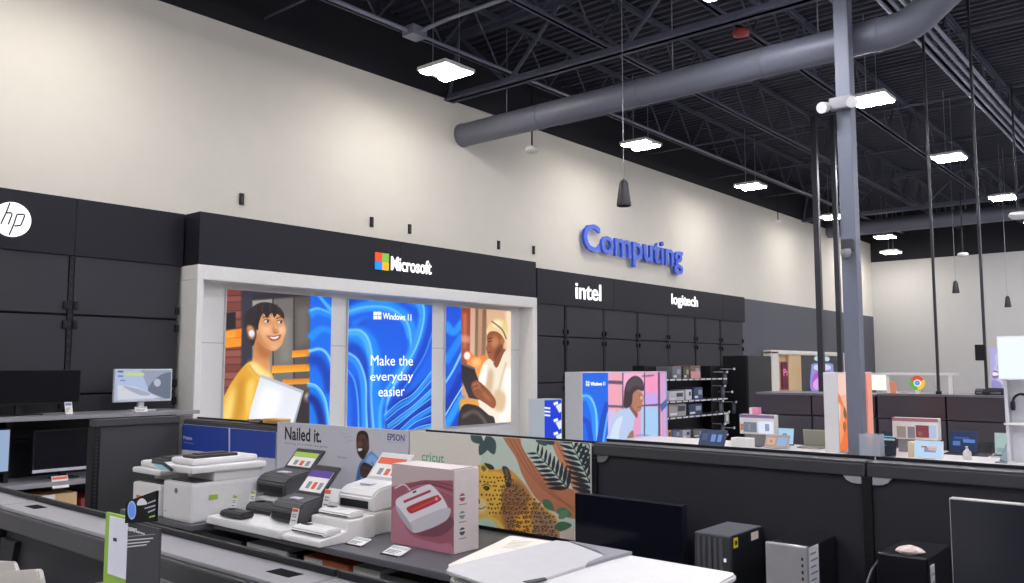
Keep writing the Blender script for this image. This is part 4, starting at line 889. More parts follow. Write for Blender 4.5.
a.R([(315, 462), (352, 452)], 8, 8, '8fbf4a', 1)
a.build('flag_print', t)
a = Art({'X': .6195}, (-1.285, -1.19, 1.3, 1.468), (90, 430, 5.3))
a.T('Instant', 196, 530, 250, 512, 'e6e6e8', .02); a.T('cartridges', 196, 548, 292, 530, 'e6e6e8', .02); a.R([(194, 565), (345, 552)], 4, 4, '8a8b8f', 1)
for y in (585, 603, 620): a.R([(196, y), (335-(y-585), y-12)], 6, 6, 'cfcfd2', 1)
a.build('panel_print', t)
lab(MB().box(.624, 1.29, 1.056, .628, 1.368, 1.472, mat('8ab03c', .5)).build('green_card', t), 'green card behind the white label')
m = MB().box(.6225, 1.291, 1.38, .624, 1.352, 1.468, mat('d6d6e2', .5), .001).box(.6215, 1.325, 1.432, .6225, 1.335, 1.437, DARK); lab(m.build('white_label', t), 'white label')
# beige printer at the very corner
t = thing('desktop_printer', 'beige desktop printer at the bottom left corner', 'printer', (.62, 1.7, 1.05))
BG = mat('b9b3ac', .5)
MB().box(.5, 1.52, 1.053, .78, 1.99, 1.2, BG, .015).build('body', t)
def tr_(X, pts, nm, mt):
    q = [at(px, py, X=X) for px, py in pts]; MB().prism(rquad([(v.y, v.z) for v in q], .006), X, X+.01, mt, 'X', .002).build(nm, t)
q = at(2, 562, X=.72); tr_(.72, [(-14, 561), (12, 562), (17, 575), (18, 625), (-14, 625)], 'rear_tray', BG)
tr_(.62, [(-14, 573), (37, 569.5), (40, 583), (41, 640), (-14, 640)], 'front_tray', BG)
m = thing('label_printer', 'dark small printer low between the beige printer and the sign card', 'printer', (.66, 1.44, 1.05))
MB().box(.55, 1.385, 1.053, .76, 1.5, 1.335, mat('2c2d31', .4), .008).build('body', m)
MB().box(.6, 1.4, 1.335, .7, 1.45, 1.3365, GREY).build('label_slot', m)

# dark monitor behind the white printer
def monitorX(label, y0, y1, z0, z1, x, zb, bez, screen, th=.035, streaks=False, rim=.003):
    yc = (y0+y1)/2
    t = thing('monitor', label, 'monitor', (x+.06, yc, zb))
    MB().box(x, y0, z0, x+th, y1, z1, bez, .003).build('housing', t)
    MB().box(x-.0015, y0+rim, z0+rim*2, x, y1-rim, z1-rim, screen).build('screen', t)
    MB().box(x+th, yc-.03, zb+.008, x+th+.03, yc+.03, (z0+z1)/2+.05, BLACK, .004).build('neck', t)
    MB().box(x-.03, yc-.11, zb, x+th+.06, yc+.11, zb+.01, BLACK, .004).build('foot', t)
    return t
monitorX('dark switched-off monitor behind the white office printer', 1.665, 2.185, .83, 1.16, 3.0, ZP, mat('1b1c24', .3), mat('10111c', .1))
monitorX('monitor with thin pale rim at the lower right edge', .04, .62, .84, 1.336, 2.62, ZP, mat('a9a59f', .35), mat('2a2b33', .18))
def tower(label, x0, y0, y1, z1, d, front, side, kind):
    w = y1-y0
    t = thing('desktop_tower', label, 'computer', (x0+d/2, (y0+y1)/2, ZP))
    MB().box(x0+.02, y0+.002, ZP+.008, x0+d, y1-.002, z1-.003, side, .005).build('case', t)
    f = MB().box(x0, y0, ZP+.006, x0+.022, y1, z1, front, .006)
    if kind == 'ribs':
        for k in range(5): f.box(x0-.004, y0+.03+k*.022, ZP+.02, x0+.002, y0+.042+k*.022, z1-.01, mat('55565a', .4), .002)
    f.build('front_panel', t)
    for q in (x0+.03, x0+d-.06): MB().box(q, y0+.01, ZP, q+.03, y1-.01, ZP+.008, BLACK).build('foot', t)
    return t
t = tower('black ribbed desktop tower with yellow sticker behind the white printer', 2.88, 1.41, 1.553, 1.09, .29, mat('3a3b3f', .4), mat('1d1e22', .45), 'ribs')
MB().box(2.885, 1.412, 1.088, 3.15, 1.551, 1.092, mat('6a6b70', .4), .001).build('top_plate', t)
lab(MB().box(2.912, 1.4095, 1.045, 2.944, 1.412, 1.08, mat('d8cf1e', .5)).box(2.92, 1.4085, 1.055, 2.936, 1.4095, 1.07, DARK).build('energy_sticker', t), 'yellow sticker')
lab(MB().box(3.06, 1.4095, 1.05, 3.12, 1.412, 1.078, mat('e0cfc4', .5)).build('white_sticker', t), 'pale sticker')
MB().box(2.874, 1.425, 1.0, 2.878, 1.433, 1.012, lit('ffffff', .8)).build('power_button', t)
t = tower('silver-fronted desktop tower with white label strip, middle of three', 2.88, 1.13, 1.278, 1.092, .29, mat('b4b1b3', .35, .3), mat('131417', .4), 'plain')
m = MB()
for k in range(4): m.box(2.878, 1.143, 1.045-k*.022, 2.881, 1.149, 1.055-k*.022, BLACK)
m.build('ports', t)
m = MB().box(2.9, 1.1295, .8, 2.985, 1.132, 1.086, mat('dadade', .5))
for k in range(9): m.box(2.91, 1.1288, 1.06-k*.022, 2.96+.015*(k % 2), 1.1295, 1.066-k*.022, GREY)
m.build('spec_label', t)
t = tower('all-black desktop tower with crumpled paper on top, right one of three', 2.88, .75, .9, 1.108, .29, mat('101117', .3), mat('1a1b1f', .45), 'plain')
m = MB().box(2.91, .7485, .8, 2.95, .752, 1.08, mat('c9c9cd', .5))
for k in range(8): m.box(2.916, .7478, 1.05-k*.025, 2.942, .7485, 1.056-k*.025, GREY)
m.build('spec_label', t)
bm = bmesh.new(); bmesh.ops.create_icosphere(bm, subdivisions=2, radius=1)
for v in bm.verts: v.co = Vector((2.925+v.co.x*.022*(1+.4*random.random()), .815+v.co.y*.036*(1+.4*random.random()), 1.117+max(-.8, v.co.z)*.009*(1+1.2*random.random())))
tag(MB().frombm(bm, mat('e3cfc6', .7)).build('crumpled_paper'), 'crumpled pale paper lying on top of the black tower', 'paper')
tag(MB().tube([(2.95, 1.0, ZP+.006), (2.93, .985, .84), (2.9, .96, .95), (2.96, .945, 1.03), (3.1, .95, 1.06), (3.165, .955, 1.05)], .004, mat('5a5b60', .5), 8).build('cable'), 'grey cable rising between the silver and black towers', 'cable')
# ============================================================ WHITE TABLES BETWEEN THE ROWS
TZ = .75; TW = mat('eae4e0', .4)
def table(label, x0, x1, y0, y1):
    t = thing('display_table', label, 'table', ((x0+x1)/2, (y0+y1)/2, 0), 'white display tables')
    MB().box(x0, y0, TZ-.045, x1, y1, TZ, TW, .006).build('tabletop', t)
    MB().box(x0+.12, y0+.1, .1, x1-.12, y1-.1, TZ-.045, WHITE2, .006).build('cabinet', t)
    MB().box(x0+.16, y0+.14, 0, x1-.16, y1-.14, .1, BLACK).build('plinth', t)
    for y in (y0+.4, (y0+y1)/2): MB().box(x0+.108, y-.2, .15, x0+.12, y+.25, TZ-.08, WHITE, .003).build('door', t)
table('white display table left of the steel column carrying lit boxes and tablets', 8.75, 10.3, 3.3, 6.2)
table('white display table right of the steel column carrying laptops and a pump bottle', 8.75, 10.65, .2, 3.07)

# lit picture boxes
def lightbox(label, x0, x1, y0, y1, z0, z1, draw, frame, face=WHITE):
    t = thing('light_box', label, 'light box', ((x0+x1)/2, (y0+y1)/2, z0))
    MB().box(x0, y0, z0, x1, y1, z1, face, .006).build('housing', t)
    a = Art({'Y': y0-.001}, (x0+.015, x1-.015, z0+.02, z1-.012), frame, glow=1.0, raster=int(min(1.6, x1-x0)*110)); draw(a); a.build('picture', t)
    if z0 < TZ: MB().box(x0+.03, y0+.03, 0, x1-.03, y1-.03, z0+.004, mat('c9c7c8', .5), .006).build('pedestal', t)
    else: MB().box(x0+.03, y0+.02, TZ, x1-.03, y1-.02, z0+.004, BLACK).build('base', t)
    return t
def art_lb(a):
    a.bg('e8a0c8')
    a.P([(295, 120), (409, 120), (409, 600), (295, 600)], '0b66ea'); a.R([(298, 240), (330, 245), (355, 330), (352, 440)], 30, 30, '1f8efa'); a.R([(298, 234), (332, 238), (358, 300), (362, 440)], 6, 8, '7fd0ff'); a.R([(409, 260), (390, 330), (370, 440)], 26, 26, '0a44c8'); a.R([(409, 300), (398, 360), (385, 440)], 8, 8, '58b8ff'); a.R([(298, 330), (325, 350), (340, 440)], 26, 20, '0a48d0')
    for dx, dy in ((0, 0), (1, 0), (0, 1), (1, 1)): a.P([(316+dx*8, 171+dy*11), (323+dx*8, 171+dy*11), (323+dx*8, 181+dy*11), (316+dx*8, 181+dy*11)], 'ffffff')
    a.T('Windows 11', 335, 190, 396, 174, 'ffffff', .02, 1.5)
    a.P([(409, 120), (470, 120), (470, 600), (409, 600)], 'f0a8b8'); a.P([(470, 140), (560, 140), (560, 270), (470, 270)], 'f6b2d4'); a.P([(560, 150), (618, 150), (618, 220), (560, 220)], 'f79ac6'); a.P([(560, 220), (618, 220), (618, 270), (560, 270)], 'c9a8ec')
    a.P([(545, 278), (618, 278), (618, 420), (545, 420)], 'a8cdf4'); a.P([(409, 290), (440, 290), (440, 420), (409, 420)], 'd9c0e4')
    for pts, w in (([(409, 175), (470, 178)], 14), ([(409, 275), (470, 278)], 9), ([(540, 274), (640, 268)], 8), ([(470, 130), (470, 300)], 5), ([(560, 130), (560, 420)], 5), ([(620, 130), (622, 430)], 9), ([(548, 150), (600, 148)], 5)): a.R(pts, w, w, '5c4a70', 1)
    a.P([(632, 120), (680, 120), (680, 600), (640, 600)], '8aa0d4'); a.R([(640, 130), (646, 440)], 14, 14, 'd6a2d4', 1); a.P([(625, 270), (662, 235), (664, 262), (630, 300)], '4a64a4')
    a.R([(520, 400), (560, 395), (600, 412)], 6, 5, '6f9cd8')
    a.S([(408, 430), (412, 380), (430, 320), (458, 292), (495, 284), (515, 292), (520, 320), (512, 370), (508, 430)], 'b9cdf0'); a.S([(415, 430), (425, 370), (445, 330), (470, 320), (455, 380), (450, 430)], 'd6e2f8'); a.S([(485, 420), (500, 385), (514, 380), (512, 430)], 'a07058')
    a.S([(495, 255), (530, 300), (528, 325), (512, 305), (496, 280)], '8a5a48')
    a.S([(498, 235), (520, 210), (545, 215), (556, 235), (552, 262), (545, 290), (530, 300), (510, 280)], 'b47a60'); a.R([(538, 232), (556, 236)], 4, 3, '3a2424'); a.blob(548, 240, 7, 9, 'd9b0a0', 10); a.R([(530, 280), (545, 278)], 3, 3, '6a3030')
    a.S([(474, 280), (474, 240), (478, 200), (490, 170), (515, 150), (540, 155), (556, 180), (555, 212), (530, 208), (512, 225), (508, 262), (492, 282)], '3a2f34'); a.S([(482, 200), (500, 168), (525, 155), (548, 172), (552, 196), (520, 190), (495, 215)], '4d4148')
def art_lb2(a):
    a.bg('1d3fd8')
    a.P([(60, 240), (136, 240), (136, 420), (60, 420)], 'dfe6f4')
    for y in (282, 297, 312): a.R([(142, y), (168, y+3)], 7, 7, 'ffffff', 1)
    for y in (275, 345, 400): a.P([(190, y), (230, y-22), (236, y+10), (205, y+28)], 'eaf0ff'); a.R([(182, y-8), (200, y-14)], 12, 12, 'ffffff', 1)
def art_pil(a):
    a.bg('f3b8a4')
    a.P([(730, 160), (800, 160), (800, 260), (730, 280)], 'f6cfc2'); a.S([(740, 280), (760, 300), (775, 350), (785, 420), (780, 520), (740, 530)], 'f2793c'); a.S([(745, 310), (765, 330), (770, 400), (750, 480), (740, 420)], 'f8a070'); a.S([(742, 300), (752, 330), (748, 380), (738, 360)], 'f9d8cc')
    a.S([(768, 320), (778, 350), (774, 372), (764, 350)], '8a5a3a'); a.S([(766, 380), (776, 400), (770, 425), (762, 405)], 'a06a44')
    a.P([(790, 160), (960, 160), (960, 560), (800, 560)], 'ec9a88'); a.R([(850, 180), (860, 300), (862, 460)], 14, 10, 'd97868')
lightbox('long lit picture box with a person in cap before a pink window', 8.9, 11.06, 6.36, 6.63, .5, 1.636, art_lb, (510, 340, 4.165), mat('c9c7c8', .5))
lightbox('low lit blue box with white shapes left of the long picture box', 8.9, 9.3, 6.98, 7.24, .6, 1.27, art_lb2, (510, 340, 4.165), lit('d4deec', .55))
lightbox('tall white lit box with orange picture left of the steel column', 9.6, 10.8, 3.36, 3.52, .7501, 1.64, art_pil, (660, 330, 4.165), mat('dcdad9', .5))

# ------------------------------------------------------------ tablets, laptops, boxes on the tables
def span(px0, px1, pyb, Z=TZ):
    a, b = at(px0, pyb, Z=Z), at(px1, pyb, Z=Z); X = (a.x+b.x)/2
    return X, at(px1, pyb, X=X).y, at(px0, pyb, X=X).y
def slab(name, label, cat, px0, px1, pyt, pyb, body, picture=None, tilt=.3, dx=0.0, z=TZ, laptop=False, keym=None, glow=.8):
    """screen leaning back, facing the aisle (-X); laptop adds the keyboard deck in front"""
    X, y0, y1 = span(px0, px1, pyb, z); X += dx; k = min(1, (10.08 if y0 > 3.2 else 10.4)/X); X, y0, y1 = X*k, y0*k, y1*k; yc = (y0+y1)/2; w = y1-y0
    h = (pyb-pyt)*(X*math.cos(YAW)+yc*math.sin(YAW))/FOC/max(.5, math.cos(tilt))
    t = thing(name, label, cat, (X, yc, z))
    z0 = z+(.016 if laptop else .006)
    M = Matrix.Translation((X, yc, z0)) @ Matrix.Rotation(tilt, 4, 'Y')
    MB().box(0, -w/2, 0, .012, w/2, h, body, .003, M).build('screen_housing', t)
    m = MB().box(-.0015, -w/2+.01, .012, 0, w/2-.01, h-.012, picture[0] if picture else GLOSS, 0, M)
    if picture:
        for (u0, v0, u1, v1, mm) in picture[1:]: m.box(-.003, w/2-u1*w, v0*h, -.0015, w/2-u0*w, v1*h, mm, 0, M)
    m.build('screen', t)
    if laptop: MB().box(X-.22, y0, z, X+.01, y1, z+.016, body, .003).box(X-.2, y0+.02, z+.016, X-.08, y1-.02, z+.0175, keym or BLACK).build('keyboard_deck', t)
    else: MB().prism([(X+.02, z), (X+.12, z), (X+h*.5*math.sin(tilt)+.02, z+h*.5*math.cos(tilt))], yc-w*.2, yc+w*.2, PD, 'Y').build('stand', t)
    return t
S = lit
slab('tablet', 'dark tablet showing blue ring picture, leftmost on the white table', 'tablet', 698, 724, 431, 446, mat('3b4052', .4), (S('39486e', .8), (.45, .25, .62, .7, S('6f93d8', .9)), (.7, .25, .85, .7, S('6f93d8', .9)), (.1, .3, .3, .75, S('4d5f86', .8))), .5)
def headerbox(label, px0, px1, pyt, pyb, dx, pics, top):
    X, y0, y1 = span(px0, px1, pyb); X += dx; k = (X*math.cos(YAW)+(y0+y1)/2*math.sin(YAW))/FOC; h = (pyb-pyt)*k; w = y1-y0
    t = thing('display_header', label, 'display', (X+.06, (y0+y1)/2, TZ))
    MB().box(X, y0, TZ+h*.38, X+.12, y1, TZ+h, WHITE, .004).build('header', t)
    MB().box(X+.03, y0+w*.1, TZ, X+.1, y1-w*.1, TZ+h*.39, GREY, .004).build('post', t)
    m = MB().box(X-.002, y0, TZ+h*.9, X, y1, TZ+h, top)
    for (u0, v0, u1, v1, mm) in pics: m.box(X-.003, y1-u1*w, TZ+v0*h, X-.001, y1-u0*w, TZ+v1*h, mm)
    m.build('pictures', t); global HB; HB = (X, y0, y1, TZ+h); return t
headerbox('white display header with two pictures and purple top edge left of the small screens', 731, 766, 417, 448, .25, ((.02, .5, .12, .7, S('c9886a', .8)), (.12, .45, .5, .76, S('7c8496', .8)), (.25, .5, .32, .7, S('b9bccb', .8)), (.55, .42, .97, .8, S('dfe6fb', 1)), (.74, .5, .86, .72, S('6f7aa0', .8))), mat('7c6c96', .5))
X_, y0_, y1_ = span(731, 749, 450)
carton('plain white box in front of the purple-topped display header', X_, y0_, TZ, X_+.16, y1_, TZ+.135, WHITE)
carton('small pink and white box on top of the purple-topped display header', HB[0]+.02, HB[1]+.2, HB[3], HB[0]+.1, HB[1]+.32, HB[3]+.085, mat('e58fae', .5), [(HB[0]+.019, HB[1]+.28, HB[3]+.004, HB[0]+.02, HB[1]+.318, HB[3]+.08, WHITE)])
slab('laptop', 'small dark laptop right of the plain white box', 'laptop', 750, 764, 437, 446, mat('6a6a74', .4), (S('2d2f3a', .8),), .3, .1, laptop=True)
slab('tablet', 'upright tablet with pale blue screen behind the tan patterned tablet', 'tablet', 771, 790, 424, 441, mat('2d2f36', .4), (S('a8cfe8', 1), (.4, .3, .6, .65, S('5a7f9c', .9)), (.46, .36, .54, .58, S('c9e4f2', 1))), .2, .12)
slab('tablet', 'reclined tablet with tan and blue picture', 'tablet', 764, 788, 436, 449, mat('b3aeb0', .4), (S('b89c92', .9), (.08, .25, .42, .75, S('d9b49a', .9)), (.5, .2, .9, .8, S('8fb2e0', .95)), (.2, .4, .3, .6, S('c26a5a', .9))), .5)
slab('laptop', 'open beige laptop seen left of the tall orange lit box', 'laptop', 801, 824, 432, 448, mat('a9a698', .4), (mat('9a988c', .3),), -.15, .1, laptop=True, keym=mat('8a887e', .5))
# translucent box
X_, y0_, y1_ = span(850, 868, 456)
t = thing('acrylic_box', 'frosted clear acrylic box in front of the column foot', 'box', (X_+.07, 2.98, TZ))
MB().box(9.3, 2.84, TZ, 9.46, 3.05, TZ+.245, clearmat('b9bcc8', .55), .004).build('shell', t)
MB().box(9.3, 2.84, TZ, 9.46, 3.05, TZ+.012, WHITE).build('base', t)
slab('laptop', 'black laptop with pale stripe right of the frosted box', 'laptop', 872, 896, 439, 456, mat('22242c', .4), (S('131a2c', .7), (.35, .82, .95, .92, S('9cc6cc', .9)), (.2, .5, .6, .56, S('6a7a96', .7))), .15, .0, laptop=True)
slab('tablet', 'small dark tablet with bluish screen behind the black striped laptop', 'tablet', 875, 890, 429, 446, mat('1d2028', .4), (S('20304a', .8), (.1, .6, .9, .72, S('86b8d8', .9)), (.1, .4, .7, .48, S('5a86b0', .8))), .15, .25)
headerbox('white display header with pink top edge and food-coloured pictures', 885, 932, 421, 455, .3, ((.1, .42, .3, .75, mat('a59a90', .5)), (.34, .42, .5, .75, mat('8c8890', .5)), (.52, .45, .8, .8, S('8a3f4a', .8)), (.56, .5, .66, .62, S('d8a04a', .8)), (.8, .45, .96, .8, S('b8c8e8', .9))), mat('a8707e', .5))
slab('tablet', 'pale blue tablet with a device picture, standing under the pink-topped header', 'tablet', 914, 943, 442, 459, mat('d8dce4', .4), (S('b5d4f2', 1), (.35, .35, .75, .6, S('9a8fa8', .9)), (.5, .45, .8, .7, S('d8c4c0', .9)), (.25, .6, .45, .68, S('b06a6a', .8))), .25)
X_, y0_, y1_ = span(906, 916, 458)
carton('narrow cream box between the black laptop and the pale blue tablet', X_+.08, y0_, TZ, X_+.2, y1_, TZ+.16, mat('d8c8a8', .5))
slab('laptop', 'dark laptop with blue code screen right of the pink-topped header', 'laptop', 942, 972, 428, 449, mat('2d313c', .4), (S('1c2f5c', .85), (.15, .3, .4, .5, S('4f7cc0', .9)), (.5, .45, .9, .6, S('5a8ad0', .9)), (.2, .6, .7, .7, S('38589c', .9))), .15, .3, laptop=True)
X_, y0_, y1_ = span(963, 972, 460); yb = (y0_+y1_)/2
t = thing('pump_bottle', 'white pump bottle at the front of the right white table', 'bottle', (X_, yb, TZ))
MB().lathe((X_, yb, TZ), [(.036, 0), (.04, .01), (.04, .075), (.03, .095), (.014, .1)], mat('dcd8d6', .4), 18).build('bottle_body', t)
MB().lathe((X_, yb, TZ+.098), [(.018, 0), (.018, .015), (.006, .016), (.006, .035)], WHITE, 12).box(X_-.035, yb-.01, TZ+.13, X_+.012, yb+.01, TZ+.14, WHITE, .003).build('pump', t)
slab('laptop', 'open silver laptop with pale picture screen near the lit headset stand', 'laptop', 990, 1014, 429, 450, mat('b8babf', .4), (S('a8c4c4', .9), (.5, .3, .85, .55, S('6fb0e0', .95)), (.1, .1, .4, .3, S('8aa8a0', .9))), .15, .25, laptop=True)
slab('laptop', 'black laptop lying open right of the pump bottle', 'laptop', 970, 990, 444, 455, mat('3b3b40', .4), (mat('1a1a1e', .3),), .9, .12, laptop=True)
X_, y0_, y1_ = span(996, 1010, 463)
t = thing('phone_holder', 'slanted grey device holder in front of the open silver laptop', 'holder', (X_, (y0_+y1_)/2, TZ))
M = Matrix.Translation((X_, (y0_+y1_)/2, TZ+.005)) @ Matrix.Rotation(.35, 4, 'X') @ Matrix.Rotation(.3, 4, 'Y')
MB().box(-.01, -.035, 0, .01, .035, .2, mat('6d7885', .35), .006, M).box(-.012, -.03, .02, -.01, .03, .18, mat('9fb4c0', .3), 0, M).build('device', t)
MB().box(X_-.05, y0_, TZ, X_+.06, y1_, TZ+.012, mat('8a8f98', .4), .003).build('foot', t)
# white stand with lit header at right edge
X_ = 9.45; ya, yb = at(1006, 440, X=X_).y, at(1040, 440, X=X_).y
t = thing('headset_stand', 'white display stand with bright lit top at the right edge', 'display stand', (X_+.1, (ya+yb)/2, TZ))
z1, z2, z3 = at(1010, 380, X=X_).z, at(1010, 336, X=X_).z, at(1010, 423, X=X_).z
MB().box(X_, yb, TZ, X_+.22, ya, TZ+.03, WHITE, .004).box(X_+.16, yb, TZ+.03, X_+.2, ya, z1, mat('d6d6da', .4), .004).box(X_+.02, ya-.03, TZ+.03, X_+.2, ya, z1, mat('cfd0d6', .4), .004).build('body', t)
MB().box(X_-.02, yb, z3-.02, X_+.2, ya+.01, z3, WHITE, .004).build('shelf_board', t)
MB().box(X_-.02, yb, z1, X_+.14, ya+.035, z2, WHITE, .006).box(X_-.023, yb+.01, z1+.012, X_-.02, ya+.028, z2-.01, lit('e4ecfa', 1.15)).build('lit_header', t)
hy = at(1021, 405, X=X_+.04).y; hz = at(1021, 403, X=X_+.04).z
h = thing('headset', 'black headset hung on the white stand at the right edge', 'headset', (X_+.08, hy, hz-.1))
MB().tube([(X_+.08, hy-.075*math.cos(a), hz+.085*math.sin(a)) for a in [math.pi*k/10 for k in range(11)]], .012, BLACK, 8).build('headband', h)
for s_ in (-1, 1): MB().cyl((X_+.08, hy+s_*.06, hz-.03), (X_+.08, hy+s_*.09, hz-.03), .045, BLACK, 16).build('earcup', h)
MB().tube([(X_+.155, hy, hz+.085), (X_+.08, hy, hz+.072)], .006, WHITE2, 6).build('peg', t)

# ============================================================ SECOND GONDOLA ROW
RX = 11.8
GL = mat('453e44', .22)
def row2(label, ys, top):
    t = thing('display_counter', label, 'counter', (RX+.5, (ys[0]+ys[-1])/2, 0))
    for a, b in zip(ys, ys[1:]):
        MB().box(RX, a+.01, 1.03, RX+.9, b-.01, top-.03, GL, .004).build('upper_panel', t)
        MB().box(RX+.01, a+.01, .1, RX+.9, b-.01, 1.015, mat('47434a', .4), .004).build('lower_panel', t)
        MB().box(RX-.01, a+.004, top-.03, RX+.92, b-.004, top, mat('6d6a70', .35), .004).build('top_cap', t)
        MB().box(RX+.03, a+.01, 0, RX+.87, b-.01, .1, BLACK).build('plinth', t)
    return t
row2('dark glossy counter behind the right white table, in front of the far wall', [-2.0, -.6, .6, 1.68, 2.78, 3.62], 1.352)
row2('dark glossy counter left of the steel column behind the small screens', [3.64, 4.5, 5.32], 1.335)
# ball sign kiosk on the counter
kx = 11.95
t = thing('kiosk', 'white frame kiosk with lit panel and colourful ball disc on the dark counter', 'display', (kx, 3.05, 1.352))
zt_ = at(910, 373, X=kx).z
yA, yB = at(866, 380, X=kx).y, at(955, 380, X=kx).y
MB().box(kx-.03, yB, zt_-.03, kx+.25, yA, zt_, WHITE, .004).build('top_bar', t)
for px in (888, 937, 950): 
    y = at(px, 382, X=kx).y; MB().box(kx, y-.02, 1.352, kx+.04, y+.02, zt_-.03, WHITE, .003).build('post', t)
y0_, y1_ = at(886, 382, X=kx).y, at(870, 382, X=kx).y
MB().box(kx-.01, y0_, 1.39, kx+.01, y1_, zt_-.03, lit('fdf3e4', 1.2), .003).build('lit_panel', t)
y0_, y1_ = at(896, 382, X=kx).y, at(890, 382, X=kx).y
lab(MB().box(kx-.01, y0_, 1.352, kx+.01, y1_, 1.5, lit('e08a6a', .8), .003).build('side_card', t), 'orange card')
yc = at(918, 383, X=kx).y; zc = at(918, 383, X=kx-.02).z; r = .095
m = MB()
def sector(a0, a1, r0, r1, mt, dx):
    pts = [(r1*math.cos(a0+(a1-a0)*k/8), r1*math.sin(a0+(a1-a0)*k/8)) for k in range(9)] + [(r0*math.cos(a1-(a1-a0)*k/8), r0*math.sin(a1-(a1-a0)*k/8)) for k in range(9)]
    m.poly([(kx-.03-dx, yc-u, zc+v) for u, v in pts], mt)
R_ = math.radians
sector(R_(30), R_(150), .03, r, lit('d94a38', 1), 0); sector(R_(150), R_(270), .03, r, lit('5fae4a', 1), 0); sector(R_(-90), R_(30), .03, r, lit('f2c53c', 1), 0)
m.cyl((kx-.034, yc, zc), (kx-.03, yc, zc), .045, lit('ffffff', 1), 20); m.cyl((kx-.038, yc, zc), (kx-.034, yc, zc), .034, lit('6f9cd0', 1), 20)
m.cyl((kx-.029, yc, zc), (kx-.005, yc, zc), r, WHITE, 28); m.box(kx-.02, yc-.03, 1.352, kx, yc+.03, zc-r*.9, WHITE)
m.build('ball_disc', t)
# face poster
px_ = 12.2
y0_, y1_ = at(1012, 366, X=px_).y, at(990.5, 366, X=px_).y; z0_, z1_ = 1.375, at(998, 347.5, X=px_).z
t = thing('face_poster', 'lit poster of a smiling face on the dark counter at right', 'poster', (px_, (y0_+y1_)/2, 1.352))
MB().box(px_, y0_, 1.375, px_+.05, y1_, z1_, WHITE2, .004).build('light_box', t)
MB().box(px_-.04, y0_+.05, 1.352, px_+.1, y1_-.02, 1.375, BLACK).build('foot', t)
a = Art({'X': px_-.001}, (-y1_, -y0_, 1.375, z1_), (824, 330, 4.165), glow=.95, raster=70)
a.bg('b4aee6'); a.S([(712, 110), (730, 85), (770, 75), (800, 100), (800, 240), (720, 240), (722, 190), (706, 170), (716, 140)], 'cfc6e2'); a.S([(724, 104), (748, 88), (770, 100), (752, 112)], 'e4dcf0')
a.R([(728, 108), (742, 98), (754, 102)], 4, 4, '5a5a80'); a.R([(730, 122), (744, 120)], 5, 4, '4a4a70'); a.S([(706, 170), (722, 172), (732, 186), (720, 200), (702, 198)], '8a6a9c'); a.S([(704, 176), (722, 178), (727, 188), (704, 190)], 'f6f2fb'); a.R([(730, 140), (720, 158), (734, 160)], 3, 3, '8a86b4'); a.S([(700, 210), (730, 215), (745, 240), (700, 240)], '9a92cc')
a.build('picture', t)
for k, (pa, pb, z_, lb) in enumerate(((975, 984, 1.43, 'small black gadget on the dark counter beside the switch-box pole'), (985, 1003, 1.44, 'larger black gadget on the dark counter before the face poster'))):
    y0_, y1_ = at(pb, 388, X=11.98).y, at(pa, 388, X=11.98).y
    t = thing('gadget', lb, 'device', (12.0, (y0_+y1_)/2, 1.352))
    MB().prism([(11.95, 1.352), (11.95, 1.352+.04), (12.0, z_), (12.08, z_-.01), (12.08, 1.352)], y0_, y1_, BLACK, 'Y', .006).build('body', t)
    MB().box(11.945, y0_+.02, 1.37, 11.95, y1_-.02, 1.385, GREY).build('print', t)

# ============================================================ PRODUCT SHELVES AND BLACK CABINET AT BACK
sy = 7.6
sx0, sx1 = at(660, 400, Y=sy).x, at(726, 400, Y=sy).x
t = thing('product_shelving', 'black shelving full of small boxed products left of the black cabinet', 'shelving', ((sx0+sx1)/2, sy+.25, 0))
rows = [at(700, y, Y=sy).z for y in (378.5, 399.5, 415, 437.5)]
ztop = at(700, 366, Y=sy+.5).z
MB().box(sx0, sy+.5, 0, sx1, sy+.55, ztop, BLACK).build('back_panel', t)
for z in rows:
    MB().box(sx0, sy, z-.03, sx1, sy+.5, z, mat('26262a', .5), .003).build('shelf_board', t)
    m = MB()
    for k in range(11): m.box(sx0+.12+k*.23, sy-.006, z-.028, sx0+.29+k*.23, sy, z-.002, mat('d2d2d6', .5))
    lab(m.build('price_strip', t), 'white price tickets')
MB().box(sx0, sy+.02, 0, sx1, sy+.5, .12, BLACK).build('base_deck', t)
for x in (sx0, sx1-.03): MB().box(x, sy+.3, 0, x+.03, sy+.5, ztop, BLACK).build('side_panel', t)
prods = [(0, 673, 682, 13, '6d6f74', 'grey domed box'), (0, 684, 690, 12, '55503a', 'olive box'), (0, 691, 701, 14, '7a5a4c', 'brown and pink box'), 
         (1, 669, 684, 10, 'c3c3c3', 'long white box'), (1, 686, 692, 11, 'd6d6d6', 'small white box'), (1, 694, 703, 13, '36456a', 'dark blue box'),
         (2, 669, 686, 13.5, 'a09a96', 'wide grey box'), (2, 689, 702, 12, '2e4058', 'navy box'),
         (3, 665, 671, 11, 'c8924a', 'orange box'), (3, 672, 680, 10, '5d6a8c', 'slate blue box'), (3, 682, 690, 9, 'b0b0b4', 'pale grey box'), (3, 693, 705, 8, '6a6a66', 'dull grey box')]
sn = ('topmost', 'second', 'third', 'lowest')
